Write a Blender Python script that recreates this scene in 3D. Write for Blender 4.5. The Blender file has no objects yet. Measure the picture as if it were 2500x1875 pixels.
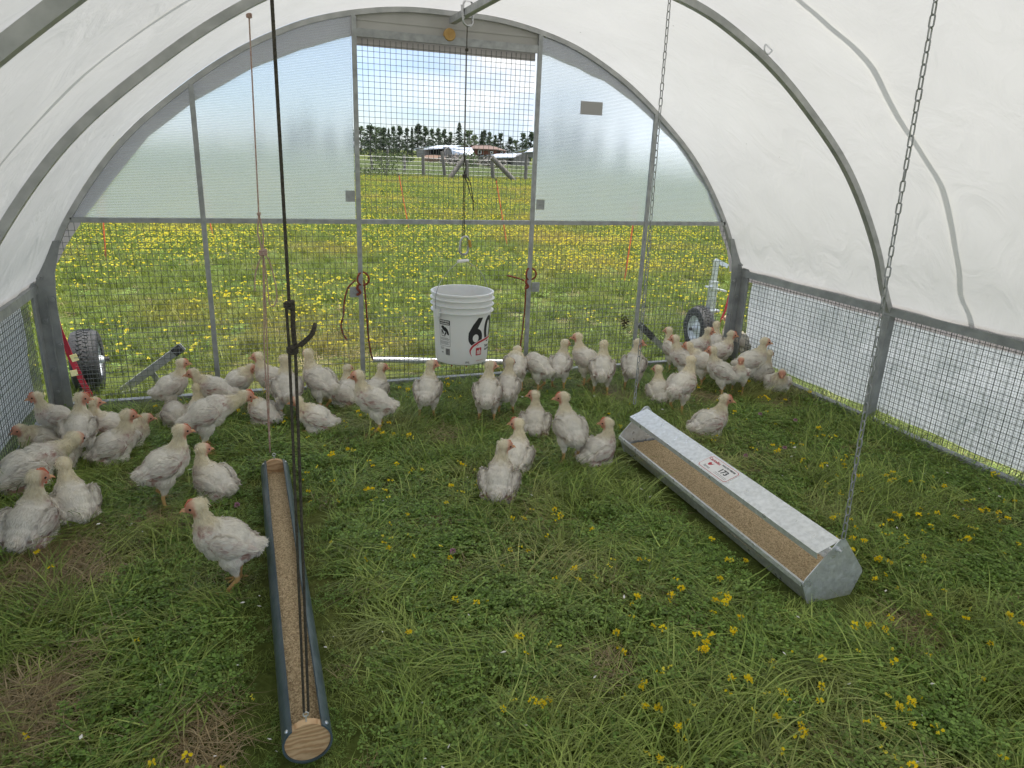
import bpy, bmesh, math, random
import numpy as np
from mathutils import Vector, Matrix, Euler, noise
PI = math.pi
R = math.radians
random.seed(7)
rng = np.random.default_rng(11)
SC = bpy.context.scene
COL = SC.collection

# ------------------------------------------------------------------ camera, world, sun, exposure
FPX, YAW, PIT, ROLL, CAMH = 1725.447, 0.367426, 0.3146995, 0.0414947, 1.4   # focal length in px of a 2500 px wide frame
def cam_axes():
    cy, sy = math.cos(YAW), math.sin(YAW)
    f = Vector((sy*math.cos(PIT), cy*math.cos(PIT), -math.sin(PIT)))
    r = Vector((cy, -sy, 0)); u = r.cross(f)
    c, s = math.cos(ROLL), math.sin(ROLL)
    return c*r + s*u, -s*r + c*u, f
AR, AU, AF = cam_axes()
CAM = Vector((0, 0, CAMH))
cd = bpy.data.cameras.new('camera'); co = bpy.data.objects.new('camera', cd); COL.objects.link(co)
cd.sensor_width = 36; cd.lens = FPX/2500*36; cd.clip_start = 0.03; cd.clip_end = 2000
co.matrix_world = Matrix.Translation(CAM) @ Matrix((AR, AU, -AF)).transposed().to_4x4()
SC.camera = co
SUN_EL, SUN_DIR = R(79), Vector((0.97, -0.25, 0)).normalized()     # horizontal direction towards the sun
w = bpy.data.worlds.new('World'); SC.world = w; w.use_nodes = True
nt = w.node_tree; nt.nodes.clear()
sky = nt.nodes.new('ShaderNodeTexSky'); sky.sky_type = 'NISHITA'; sky.sun_disc = False
sky.sun_elevation = SUN_EL; sky.sun_rotation = math.atan2(SUN_DIR.x, SUN_DIR.y)
sky.air_density = 1.0; sky.dust_density = .6; sky.ozone_density = 1.6
tc = nt.nodes.new('ShaderNodeTexCoord'); mp = nt.nodes.new('ShaderNodeMapping'); mp.inputs['Scale'].default_value = (1, 1, 3.2)
mp.inputs['Location'].default_value = (1.25, 0.4, 0.75)
n1 = nt.nodes.new('ShaderNodeTexNoise'); n1.inputs['Scale'].default_value = 1.7; n1.inputs['Detail'].default_value = 7; n1.inputs['Roughness'].default_value = .52
rp = nt.nodes.new('ShaderNodeValToRGB'); rp.color_ramp.elements[0].position = .42; rp.color_ramp.elements[1].position = .64
mx = nt.nodes.new('ShaderNodeMix'); mx.data_type = 'RGBA'
mx.inputs[7].default_value = (11.5, 11.9, 12.3, 1)
bg = nt.nodes.new('ShaderNodeBackground'); bg.inputs[1].default_value = 0.075
ow = nt.nodes.new('ShaderNodeOutputWorld')
L = nt.links.new
L(tc.outputs['Generated'], mp.inputs[0]); L(mp.outputs[0], n1.inputs[0]); L(n1.outputs[0], rp.inputs[0])
def cone(d, c0, c1):
    """1 inside a soft round patch of sky about direction d"""
    q = nt.nodes.new('ShaderNodeVectorMath'); q.operation = 'DOT_PRODUCT'; q.inputs[1].default_value = Vector(d).normalized(); L(tc.outputs['Generated'], q.inputs[0])
    m_ = nt.nodes.new('ShaderNodeMapRange'); m_.interpolation_type = 'SMOOTHSTEP'; m_.inputs['From Min'].default_value = c0; m_.inputs['From Max'].default_value = c1; L(q.outputs['Value'], m_.inputs[0]); return m_.outputs[0]
def mth(op, a, b_):
    q = nt.nodes.new('ShaderNodeMath'); q.operation = op; q.use_clamp = True
    for i_, v_ in enumerate((a, b_)):
        if isinstance(v_, float): q.inputs[i_].default_value = v_
        else: L(v_, q.inputs[i_])
    return q.outputs[0]
gap = cone((.14, 1, .075), .93, .99); bank = cone((.50, 1, .30), .93, .995)       # a blue gap low over the meadow, a white bank high beside it
fac = mth('MULTIPLY', rp.outputs[0], mth('SUBTRACT', 1.0, mth('MULTIPLY', gap, .92)))
tint = nt.nodes.new('ShaderNodeMix'); tint.data_type = 'RGBA'; tint.blend_type = 'MULTIPLY'; tint.inputs[0].default_value = 1; tint.inputs[7].default_value = (.80, .91, 1.12, 1); L(sky.outputs[0], tint.inputs[6])
nb_ = nt.nodes.new('ShaderNodeTexNoise'); nb_.inputs['Scale'].default_value = 9; nb_.inputs['Detail'].default_value = 8; L(mp.outputs[0], nb_.inputs[0])
rb_ = nt.nodes.new('ShaderNodeValToRGB'); rb_.color_ramp.elements[0].position = .36; rb_.color_ramp.elements[0].color = (.62, .74, .90, 1); rb_.color_ramp.elements[1].position = .60; rb_.color_ramp.elements[1].color = (1, 1, 1, 1); L(nb_.outputs[0], rb_.inputs[0])
cb_ = nt.nodes.new('ShaderNodeMix'); cb_.data_type = 'RGBA'; cb_.blend_type = 'MULTIPLY'; cb_.inputs[0].default_value = 1; cb_.inputs[7].default_value = (6.3, 6.4, 6.5, 1); L(rb_.outputs[0], cb_.inputs[6])
m2_ = nt.nodes.new('ShaderNodeMix'); m2_.data_type = 'RGBA'; L(mth('ADD', bank, mth('MULTIPLY', mth('SUBTRACT', rb_.outputs[0], .62), .5)), m2_.inputs[0]); L(tint.outputs[2], m2_.inputs[6]); L(cb_.outputs[2], m2_.inputs[7])
L(fac, mx.inputs[0]); L(m2_.outputs[2], mx.inputs[6]); L(mx.outputs[2], bg.inputs[0]); L(bg.outputs[0], ow.inputs[0])
sl = bpy.data.lights.new('sun', 'SUN'); sl.energy = 2.8; sl.angle = R(10); sl.color = (1, .945, .86)
so = bpy.data.objects.new('sun', sl); COL.objects.link(so)
sv = Vector((SUN_DIR.x*math.cos(SUN_EL), SUN_DIR.y*math.cos(SUN_EL), math.sin(SUN_EL)))
so.rotation_euler = sv.to_track_quat('Z', 'Y').to_euler(); so.location = (3, -3, 12)
SC.view_settings.view_transform = 'Standard'; SC.view_settings.look = 'None'
SC.view_settings.exposure = 1.32; SC.view_settings.gamma = 1
SC.render.engine = 'CYCLES'
SC.cycles.use_denoising = True
SC.cycles.max_bounces = 12; SC.cycles.diffuse_bounces = 5; SC.cycles.transmission_bounces = 8; SC.cycles.transparent_max_bounces = 12
SC.cycles.sample_clamp_indirect = 8

# ------------------------------------------------------------------ helpers
def ray(px, py):
    """direction of the sight line through a point of the 2212 x 1659 photograph"""
    return AR*((px/.8848-1250)/FPX) + AU*(-(py/.8848-937.5)/FPX) + AF
def at(px, py, y=None, z=None, x=None):
    d = ray(px, py)
    t = (y-CAM.y)/d.y if y is not None else ((z-CAM.z)/d.z if z is not None else (x-CAM.x)/d.x)
    return CAM + d*t
class MB:
    def __init__(s): s.v = []; s.f = []; s.m = []; s.mi = 0
    def add(s, vs, fs):
        o = len(s.v); s.v += [tuple(v) for v in vs]; s.f += [tuple(i+o for i in f) for f in fs]; s.m += [s.mi]*len(fs)
    def box(s, lo, hi, M=None):
        vs = [Vector((x, y, z)) for x in (lo[0], hi[0]) for y in (lo[1], hi[1]) for z in (lo[2], hi[2])]
        if M is not None: vs = [M @ v for v in vs]
        s.add(vs, [(0,1,3,2),(4,6,7,5),(0,4,5,1),(2,3,7,6),(0,2,6,4),(1,5,7,3)])
    def bar(s, a, b, w, h=None, up=(0,0,1)):
        """rectangular bar from a to b"""
        h = h or w; a = Vector(a); b = Vector(b); d = (b-a).normalized(); up = Vector(up)
        if abs(d.dot(up)) > .97: up = Vector((0,1,0))
        r = d.cross(up).normalized(); u = r.cross(d)
        vs = [p + r*i*w/2 + u*j*h/2 for p in (a, b) for i, j in ((-1,-1),(1,-1),(1,1),(-1,1))]
        s.add(vs, [(3,2,1,0),(4,5,6,7),(0,1,5,4),(1,2,6,5),(2,3,7,6),(3,0,4,7)])
    def tube(s, pts, r, n=8, closed=False, cap=True):
        pts = [Vector(p) for p in pts]; N = len(pts); rs = r if hasattr(r, '__len__') else [r]*N
        o = []; prev = None
        for i, p in enumerate(pts):
            if closed: d = (pts[(i+1) % N]-pts[i-1]).normalized()
            else: d = (pts[min(i+1, N-1)]-pts[max(i-1, 0)]).normalized()
            if prev is None:
                q = Vector((0,0,1)) if abs(d.z) < .9 else Vector((1,0,0)); q = (q-d*q.dot(d)).normalized()
            else:
                q = prev-d*prev.dot(d); q = q.normalized() if q.length > 1e-6 else d.orthogonal().normalized()
            prev = q; b = d.cross(q)
            o += [p + (q*math.cos(2*PI*k/n)+b*math.sin(2*PI*k/n))*rs[i] for k in range(n)]
        fs = []
        for i in range(N if closed else N-1):
            j = (i+1) % N
            fs += [(i*n+k, i*n+(k+1) % n, j*n+(k+1) % n, j*n+k) for k in range(n)]
        if cap and not closed: fs += [tuple(range(n-1, -1, -1)), tuple((N-1)*n+k for k in range(n))]
        s.add(o, fs)
    def sweep(s, pts, sec, nrm):
        """section sec [(a,b)] swept along pts; a along nrm[i], b along y"""
        n = len(sec); o = []
        for p, q in zip(pts, nrm): o += [Vector(p)+Vector(q)*a+Vector((0, b, 0)) for a, b in sec]
        fs = [(i*n+k, i*n+(k+1) % n, (i+1)*n+(k+1) % n, (i+1)*n+k) for i in range(len(pts)-1) for k in range(n)]
        fs += [tuple(range(n-1,-1,-1)), tuple((len(pts)-1)*n+k for k in range(n))]
        s.add(o, fs)
    def lathe(s, prof, n=48, M=None):
        o = []
        for r, z in prof: o += [Vector((r*math.cos(2*PI*k/n), r*math.sin(2*PI*k/n), z)) for k in range(n)]
        if M is not None: o = [M @ v for v in o]
        s.add(o, [(i*n+k, i*n+(k+1) % n, (i+1)*n+(k+1) % n, (i+1)*n+k) for i in range(len(prof)-1) for k in range(n)])
    def prism(s, poly, a, b):
        """polygon of (x,z) points extruded from y=a to y=b"""
        n = len(poly); vs = [(x, a, z) for x, z in poly]+[(x, b, z) for x, z in poly]
        s.add(vs, [tuple(range(n)), tuple(range(2*n-1, n-1, -1))]+[(k, n+k, n+(k+1) % n, (k+1) % n) for k in range(n)])
    def build(s, name, mat, parent=None, smooth=False, loc=None):
        me = bpy.data.meshes.new(name); me.from_pydata(s.v, [], s.f)
        for m in (mat if isinstance(mat, (list, tuple)) else [mat]): me.materials.append(m)
        if any(s.m): me.polygons.foreach_set('material_index', s.m)
        bm = bmesh.new(); bm.from_mesh(me); bmesh.ops.recalc_face_normals(bm, faces=bm.faces); bm.to_mesh(me); bm.free()
        if smooth:
            me.shade_smooth()
            if hasattr(me, 'set_sharp_from_angle'): me.set_sharp_from_angle(angle=R(38))
        me.update()
        return link(name, me, parent, loc)
def link(name, me, parent=None, loc=None):
    o = bpy.data.objects.new(name, me); COL.objects.link(o)
    if parent is not None:
        o.parent = parent
        o.matrix_parent_inverse = Matrix.Translation(parent.location).inverted() if parent.parent is None else Matrix()
    if loc is not None: o.location = loc
    return o
def tag(o, label=None, cat=None, group=None, kind=None):
    for k, v in (('label', label), ('category', cat), ('group', group), ('kind', kind)):
        if v: o[k] = v
    return o
def empty(name, loc, label, cat, group=None):
    o = bpy.data.objects.new(name, None); COL.objects.link(o); o.location = loc; o.empty_display_size = .1
    return tag(o, label, cat, group)

# ------------------------------------------------------------------ materials
def mat(name, col=(.5,.5,.5), rough=.6, metal=0, var=None, scale=8, detail=4, bump=0, bscale=40, spec=.5, coord='Object', stretch=None, lo=.35, hi=.65, transl=0, rnd=0, sss=0):
    """Principled with col varied towards var by a noise; optional bump, translucency and per-copy value shift"""
    m = bpy.data.materials.new(name); m.use_nodes = True; t = m.node_tree; N = t.nodes; K = t.links.new
    b = N['Principled BSDF']; b.inputs['Roughness'].default_value = rough; b.inputs['Metallic'].default_value = metal
    b.inputs['Specular IOR Level'].default_value = spec; b.inputs['Base Color'].default_value = (*col, 1)
    if sss:
        b.inputs['Subsurface Weight'].default_value = sss; b.inputs['Subsurface Radius'].default_value = (.02,.012,.008); b.inputs['Subsurface Scale'].default_value = .5
    c = N.new('ShaderNodeTexCoord'); src = c.outputs[coord]
    if stretch:
        q = N.new('ShaderNodeMapping'); q.inputs['Scale'].default_value = stretch; K(src, q.inputs[0]); src = q.outputs[0]
    out = None
    if var is not None:
        n = N.new('ShaderNodeTexNoise'); n.inputs['Scale'].default_value = scale; n.inputs['Detail'].default_value = detail; K(src, n.inputs[0])
        r = N.new('ShaderNodeValToRGB'); r.color_ramp.elements[0].position = lo; r.color_ramp.elements[1].position = hi
        r.color_ramp.elements[0].color = (*col, 1); r.color_ramp.elements[1].color = (*var, 1); K(n.outputs[0], r.inputs[0]); out = r.outputs[0]
    if rnd:
        oi = N.new('ShaderNodeObjectInfo'); h = N.new('ShaderNodeHueSaturation'); mr = N.new('ShaderNodeMapRange')
        mr.inputs['To Min'].default_value = 1-rnd; mr.inputs['To Max'].default_value = 1+rnd; K(oi.outputs['Random'], mr.inputs[0]); K(mr.outputs[0], h.inputs['Value'])
        if out: K(out, h.inputs['Color'])
        else: h.inputs['Color'].default_value = (*col, 1)
        out = h.outputs[0]
    if out: K(out, b.inputs['Base Color'])
    if bump:
        n = N.new('ShaderNodeTexNoise'); n.inputs['Scale'].default_value = bscale; n.inputs['Detail'].default_value = 5; K(src, n.inputs[0])
        u = N.new('ShaderNodeBump'); u.inputs['Strength'].default_value = bump; u.inputs['Distance'].default_value = .01; K(n.outputs[0], u.inputs['Height']); K(u.outputs[0], b.inputs['Normal'])
    if transl:
        tr = N.new('ShaderNodeBsdfTranslucent'); ms = N.new('ShaderNodeMixShader'); ms.inputs[0].default_value = transl
        tr.inputs[0].default_value = (*[min(1, x*1.25) for x in col], 1)
        if out: K(out, tr.inputs[0])
        K(b.outputs[0], ms.inputs[1]); K(tr.outputs[0], ms.inputs[2]); K(ms.outputs[0], N['Material Output'].inputs[0])
    return m
def galv(name, a=(.30,.315,.325), b=(.44,.455,.465), rough=.45, metal=.75, sc=26):
    m = mat(name, a, rough, metal, b, sc, 6, .12, 60, lo=.3, hi=.7)
    t = m.node_tree; N = t.nodes; K = t.links.new
    v = N.new('ShaderNodeTexVoronoi'); v.inputs['Scale'].default_value = 70
    c = [n for n in N if n.bl_idname == 'ShaderNodeTexCoord'][0]; K(c.outputs['Object'], v.inputs[0])
    r = N.new('ShaderNodeMapRange'); r.inputs['To Min'].default_value = rough-.12; r.inputs['To Max'].default_value = rough+.18
    K(v.outputs['Color'], r.inputs[0]); K(r.outputs[0], N['Principled BSDF'].inputs['Roughness'])
    return m
M = {}
M['galv'] = galv('galvanised_steel', (.27,.28,.28), (.40,.41,.41), .5, .35)
M['galv_light'] = galv('new_galvanised_sheet', (.58,.60,.61), (.74,.76,.77), .34, .6, 70)
M['hoop'] = galv('hoop_steel', (.34,.345,.34), (.50,.50,.49), .5, .2, 14)
M['header'] = mat('header_board', (.42,.41,.385), .7, 0, (.33,.32,.30), 3, bump=.1)
M['trough'] = galv('trough_sheet', (.60,.62,.62), (.80,.82,.83), .36, .6, 60)
M['galv_mid'] = galv('galvanised_post', (.26,.27,.27), (.38,.39,.385), .55, .25, 12)
M['wire'] = mat('mesh_wire', (.10,.115,.105), .55, .5, (.17,.18,.17), 30)
M['wire_light'] = mat('mesh_wire_side', (.22,.23,.23), .5, .5, (.34,.35,.35), 30)
M['black'] = mat('black_rubber', (.018,.018,.02), .7, 0, (.04,.04,.04), 20, bump=.3)
M['tyre'] = mat('tyre_rubber', (.022,.023,.025), .75, 0, (.05,.05,.05), 14, bump=.4, bscale=90)
M['white_rim'] = mat('white_wheel_rim', (.72,.76,.80), .35, 0, (.60,.64,.68), 9)
M['cord'] = mat('dark_cord', (.035,.030,.022), .85, 0, (.08,.07,.05), 200, bump=.6, bscale=300)
M['pink'] = mat('faded_pink_cord', (.42,.24,.20), .9, 0, (.52,.40,.33), 120, bump=.5, bscale=300)
M['redrope'] = mat('red_rope', (.36,.07,.035), .85, 0, (.12,.035,.02), 160, bump=.6, bscale=260)
M['redstrap'] = mat('red_webbing', (.48,.02,.05), .7, 0, (.36,.02,.04), 60, bump=.3, bscale=300)
M['yellow'] = mat('yellow_tag', (.75,.68,.30), .6, 0, (.85,.8,.5), 30)
M['orange'] = mat('orange_plastic', (.80,.16,.05), .5, 0, (.7,.13,.04), 10)
M['pipe'] = mat('slate_blue_pvc', (.060,.090,.108), .30, 0, (.10,.135,.155), 22, 6, .08, 60, lo=.4, hi=.75)
M['bucket'] = mat('white_bucket_plastic', (.78,.79,.78), .42, 0, (.72,.73,.715), 5, bump=.03, sss=.15)
M['ink'] = mat('black_print', (.02,.02,.022), .5)
M['redink'] = mat('red_print', (.45,.025,.04), .5)
M['sticker'] = mat('white_sticker', (.80,.78,.76), .45)
M['carab'] = galv('steel_carabiner', (.40,.41,.41), (.5,.5,.5), .3, .9)
M['gold'] = mat('yellow_gate', (.55,.32,.06), .4, .3, (.45,.25,.05), 40)
def wood(name, a, b, sc=14):
    m = bpy.data.materials.new(name); m.use_nodes = True; t = m.node_tree; N = t.nodes; K = t.links.new; bs = N['Principled BSDF']; bs.inputs['Roughness'].default_value = .65
    c = N.new('ShaderNodeTexCoord'); q = N.new('ShaderNodeMapping'); q.inputs['Scale'].default_value = (1, .3, 3.2); K(c.outputs['Object'], q.inputs[0])
    wv = N.new('ShaderNodeTexWave'); wv.wave_type = 'RINGS'; wv.inputs['Scale'].default_value = sc; wv.inputs['Distortion'].default_value = 7; wv.inputs['Detail'].default_value = 3; wv.inputs['Detail Scale'].default_value = 1.2; K(q.outputs[0], wv.inputs[0])
    r = N.new('ShaderNodeValToRGB'); r.color_ramp.elements[0].color = (*a, 1); r.color_ramp.elements[1].color = (*b, 1); K(wv.outputs[1], r.inputs[0]); K(r.outputs[0], bs.inputs['Base Color'])
    u = N.new('ShaderNodeBump'); u.inputs['Strength'].default_value = .2; u.inputs['Distance'].default_value = .004; K(wv.outputs[1], u.inputs['Height']); K(u.outputs[0], bs.inputs['Normal'])
    return m
M['wood'] = wood('cut_pine_wood', (.66,.45,.25), (.46,.27,.13))
M['oldwood'] = mat('weathered_wood', (.20,.18,.155), .85, 0, (.11,.10,.09), 6, 5, .5, 30, stretch=(1,1,.15))
M['barnwood'] = mat('grey_barn_boards', (.22,.21,.20), .9, 0, (.10,.095,.09), 2.2, 6, .4, 12, stretch=(4,4,.25))
M['metalroof'] = mat('sheet_metal_roof', (.55,.60,.66), .35, .3, (.42,.46,.52), 1.5, 4)
M['brick'] = mat('brown_red_brick', (.20,.075,.05), .85, 0, (.13,.05,.035), 5, 6)
M['brownroof'] = mat('brown_shingle_roof', (.17,.11,.085), .85, 0, (.12,.08,.065), 3, 6)
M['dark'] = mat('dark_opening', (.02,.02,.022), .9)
M['whitepaint'] = mat('white_paint', (.75,.75,.74), .6)

def tarp_mat(name, base, tr, col_tr, wr=.35, dirt=(.55,.53,.48)):
    m = bpy.data.materials.new(name); m.use_nodes = True; t = m.node_tree; N = t.nodes; K = t.links.new
    N.remove(N['Principled BSDF'])
    d = N.new('ShaderNodeBsdfDiffuse'); tl = N.new('ShaderNodeBsdfTranslucent'); g = N.new('ShaderNodeBsdfGlossy'); g.inputs['Roughness'].default_value = .45
    c = N.new('ShaderNodeTexCoord')
    n = N.new('ShaderNodeTexNoise'); n.inputs['Scale'].default_value = 1.3; n.inputs['Detail'].default_value = 8; n.inputs['Roughness'].default_value = .6; K(c.outputs['Object'], n.inputs[0])
    r = N.new('ShaderNodeValToRGB'); r.color_ramp.elements[0].position = .25; r.color_ramp.elements[1].position = .62
    r.color_ramp.elements[0].color = (*[x*.90 for x in col_tr], 1); r.color_ramp.elements[1].color = (*col_tr, 1); K(n.outputs[0], r.inputs[0])
    # small dirt specks with a shape of their own
    v = N.new('ShaderNodeTexVoronoi'); v.inputs['Scale'].default_value = 5.5; K(c.outputs['Object'], v.inputs[0])
    lt = N.new('ShaderNodeMath'); lt.operation = 'LESS_THAN'; lt.inputs[1].default_value = .022; K(v.outputs['Distance'], lt.inputs[0])
    mc = N.new('ShaderNodeMix'); mc.data_type = 'RGBA'; K(lt.outputs[0], mc.inputs[0]); K(r.outputs[0], mc.inputs[6]); mc.inputs[7].default_value = (*[x*.35 for x in dirt], 1)
    K(mc.outputs[2], tl.inputs[0]); hv = N.new('ShaderNodeHueSaturation'); hv.inputs['Value'].default_value = 1.35; K(mc.outputs[2], hv.inputs['Color']); K(hv.outputs[0], d.inputs[0])
    # creases: stretched noise plus thin crumple lines
    q = N.new('ShaderNodeMapping'); q.inputs['Scale'].default_value = (1, 1.6, 1); q.inputs['Rotation'].default_value = (0, .5, .6); K(c.outputs['Object'], q.inputs[0])
    n2 = N.new('ShaderNodeTexNoise'); n2.inputs['Scale'].default_value = 2.6; n2.inputs['Detail'].default_value = 6; n2.inputs['Distortion'].default_value = 1.6; K(q.outputs[0], n2.inputs[0])
    n3 = N.new('ShaderNodeTexNoise'); n3.noise_type = 'RIDGED_MULTIFRACTAL'; n3.inputs['Scale'].default_value = 1.6; n3.inputs['Detail'].default_value = 4; n3.inputs['Distortion'].default_value = .8; K(q.outputs[0], n3.inputs[0])
    ad = N.new('ShaderNodeMath'); ad.operation = 'MULTIPLY_ADD'; ad.inputs[1].default_value = .10; K(n3.outputs[0], ad.inputs[0]); K(n2.outputs[0], ad.inputs[2])
    u = N.new('ShaderNodeBump'); u.inputs['Strength'].default_value = wr; u.inputs['Distance'].default_value = .05; K(ad.outputs[0], u.inputs['Height'])
    for s_ in (d, tl, g): K(u.outputs[0], s_.inputs['Normal'])
    ms = N.new('ShaderNodeMixShader'); ms.inputs[0].default_value = tr; K(d.outputs[0], ms.inputs[1]); K(tl.outputs[0], ms.inputs[2])
    fr = N.new('ShaderNodeMixShader'); fr.inputs[0].default_value = .05; K(ms.outputs[0], fr.inputs[1]); K(g.outputs[0], fr.inputs[2])
    K(fr.outputs[0], N['Material Output'].inputs[0])
    return m
M['tarp'] = tarp_mat('white_tarp', .8, .46, (.495,.49,.475), .42)
M['curtain'] = tarp_mat('white_side_curtain', .8, .62, (.68,.69,.71), .45)
M['flap'] = tarp_mat('grey_tarp_edge', .5, .40, (.50,.46,.45), .5)
M['strap_web'] = tarp_mat('translucent_strap', .5, .7, (.82,.82,.78), .1)
M['strapdark'] = mat('grey_cover_strap', (.20,.20,.19), .8)

def poly_mat():
    m = bpy.data.materials.new('ribbed_polycarbonate'); m.use_nodes = True; t = m.node_tree; N = t.nodes; K = t.links.new
    N.remove(N['Principled BSDF'])
    c = N.new('ShaderNodeTexCoord'); w_ = N.new('ShaderNodeTexWave'); w_.bands_direction = 'Z'; w_.inputs['Scale'].default_value = 1/.0125/6.2832*3.14159; w_.inputs['Distortion'].default_value = .1
    K(c.outputs['Object'], w_.inputs[0])
    r = N.new('ShaderNodeMapRange'); r.inputs['To Min'].default_value = .16; r.inputs['To Max'].default_value = .52; K(w_.outputs[1], r.inputs[0])
    rf = N.new('ShaderNodeBsdfRefraction'); rf.inputs['Roughness'].default_value = .20; rf.inputs['IOR'].default_value = 1.12; rf.inputs[0].default_value = (.98,.99,1,1)
    tl = N.new('ShaderNodeBsdfTranslucent'); tl.inputs[0].default_value = (.84,.89,.95,1)
    u = N.new('ShaderNodeBump'); u.inputs['Strength'].default_value = .5; u.inputs['Distance'].default_value = .004; K(w_.outputs[1], u.inputs['Height']); K(u.outputs[0], rf.inputs['Normal'])
    ms = N.new('ShaderNodeMixShader'); K(r.outputs[0], ms.inputs[0]); K(rf.outputs[0], ms.inputs[1]); K(tl.outputs[0], ms.inputs[2])
    gl = N.new('ShaderNodeBsdfGlossy'); gl.inputs['Roughness'].default_value = .25
    m2 = N.new('ShaderNodeMixShader'); m2.inputs[0].default_value = .04; K(ms.outputs[0], m2.inputs[1]); K(gl.outputs[0], m2.inputs[2])
    K(m2.outputs[0], N['Material Output'].inputs[0])
    return m
M['poly'] = poly_mat()

# ------------------------------------------------------------------ terrain
def gz(x, y):
    def sm(t): t = min(1, max(0, t)); return t*t*(3-2*t)
    z = -.97*sm((y-39)/100) + .42*sm((y-150)/50)
    if y > 5: z += .05*noise.noise(Vector((x*.11, y*.11, 3)))*min(1, (y-5)/10)
    return z
def build_ground():
    ys = np.concatenate([np.linspace(-30, 5, 24), np.linspace(6, 60, 60), np.linspace(64, 250, 50), np.linspace(280, 1500, 12)])
    xs = np.concatenate([np.linspace(-900, -70, 10), np.linspace(-60, 100, 110), np.linspace(110, 1200, 10)])
    v = [(x, y, gz(x, y)) for y in ys for x in xs]; n = len(xs)
    f = [(j*n+i, j*n+i+1, (j+1)*n+i+1, (j+1)*n+i) for j in range(len(ys)-1) for i in range(n-1)]
    b = MB(); b.add(v, f)
    m = bpy.data.materials.new('meadow_soil_and_turf'); m.use_nodes = True; t = m.node_tree; N = t.nodes; K = t.links.new; bs = N['Principled BSDF']; bs.inputs['Roughness'].default_value = .95; bs.inputs['Specular IOR Level'].default_value = .1
    c = N.new('ShaderNodeTexCoord'); n1 = N.new('ShaderNodeTexNoise'); n1.inputs['Scale'].default_value = .35; n1.inputs['Detail'].default_value = 8; K(c.outputs['Object'], n1.inputs[0])
    r = N.new('ShaderNodeValToRGB'); e = r.color_ramp.elements; e[0].position = .3; e[0].color = (.080,.115,.025,1); e[1].position = .68; e[1].color = (.19,.17,.065,1); q = r.color_ramp.elements.new(.5); q.color = (.12,.15,.038,1)
    K(n1.outputs[0], r.inputs[0])
    n2 = N.new('ShaderNodeTexNoise'); n2.inputs['Scale'].default_value = 28; n2.inputs['Detail'].default_value = 6; K(c.outputs['Object'], n2.inputs[0])
    mx = N.new('ShaderNodeMix'); mx.data_type = 'RGBA'; mx.blend_type = 'MULTIPLY'; mx.inputs[0].default_value = .6
    r2 = N.new('ShaderNodeValToRGB'); r2.color_ramp.elements[0].position = .3; r2.color_ramp.elements[0].color = (.35,.33,.28,1); r2.color_ramp.elements[1].position = .7; K(n2.outputs[0], r2.inputs[0])
    K(r.outputs[0], mx.inputs[6]); K(r2.outputs[0], mx.inputs[7]); K(mx.outputs[2], bs.inputs['Base Color'])
    u = N.new('ShaderNodeBump'); u.inputs['Strength'].default_value = .8; u.inputs['Distance'].default_value = .03; K(n2.outputs[0], u.inputs['Height']); K(u.outputs[0], bs.inputs['Normal'])
    o = b.build('ground', m); tag(o, 'gently rolling meadow ground under the coop and field', kind='structure')
build_ground()

# ------------------------------------------------------------------ grass and flowers (stuff, instanced)
def leaf_mat(name, a, b_, dry, rnd=.3, drymix=.5, dscale=1.6, transl=.35, big=.0):
    m = bpy.data.materials.new(name); m.use_nodes = True; t = m.node_tree; N = t.nodes; K = t.links.new; bs = N['Principled BSDF']; bs.inputs['Roughness'].default_value = .5; bs.inputs['Specular IOR Level'].default_value = .35
    oi = N.new('ShaderNodeObjectInfo'); r = N.new('ShaderNodeMix'); r.data_type = 'RGBA'; r.inputs[6].default_value = (*a, 1); r.inputs[7].default_value = (*b_, 1); K(oi.outputs['Random'], r.inputs[0])
    g = N.new('ShaderNodeNewGeometry'); ns = N.new('ShaderNodeTexNoise'); ns.inputs['Scale'].default_value = dscale; ns.inputs['Detail'].default_value = 6; K(g.outputs['Position'], ns.inputs[0])
    rr = N.new('ShaderNodeValToRGB'); rr.color_ramp.elements[0].position = .50; rr.color_ramp.elements[1].position = .72; rr.color_ramp.elements[1].color = (drymix,)*3+(1,); K(ns.outputs[0], rr.inputs[0])
    d = N.new('ShaderNodeMix'); d.data_type = 'RGBA'; K(rr.outputs[0], d.inputs[0]); K(r.outputs[2], d.inputs[6]); d.inputs[7].default_value = (*dry, 1)
    # every blade has its own shade (random per mesh island)
    h = N.new('ShaderNodeHueSaturation'); mr = N.new('ShaderNodeMapRange'); mr.inputs['To Min'].default_value = 1-rnd; mr.inputs['To Max'].default_value = 1+rnd
    K(g.outputs['Random Per Island'], mr.inputs[0]); K(mr.outputs[0], h.inputs['Value']); K(d.outputs[2], h.inputs['Color'])
    K(h.outputs[0], bs.inputs['Base Color'])
    tr = N.new('ShaderNodeBsdfTranslucent'); K(h.outputs[0], tr.inputs[0]); ms = N.new('ShaderNodeMixShader'); ms.inputs[0].default_value = transl
    K(bs.outputs[0], ms.inputs[1]); K(tr.outputs[0], ms.inputs[2]); K(ms.outputs[0], N['Material Output'].inputs[0])
    return m
M['grass'] = leaf_mat('grass_blades', (.195,.275,.055), (.345,.415,.110), (.52,.43,.22), .6)
M['clover'] = leaf_mat('clover_leaves', (.165,.280,.052), (.255,.375,.088), (.34,.35,.13), .45, .3)
M['straw'] = leaf_mat('dry_straw', (.50,.40,.24), (.36,.27,.14), (.50,.42,.26), .4)
M['meadow'] = leaf_mat('meadow_blades', (.110,.165,.022), (.190,.230,.036), (.40,.28,.065), .45, .85, .28)
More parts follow.
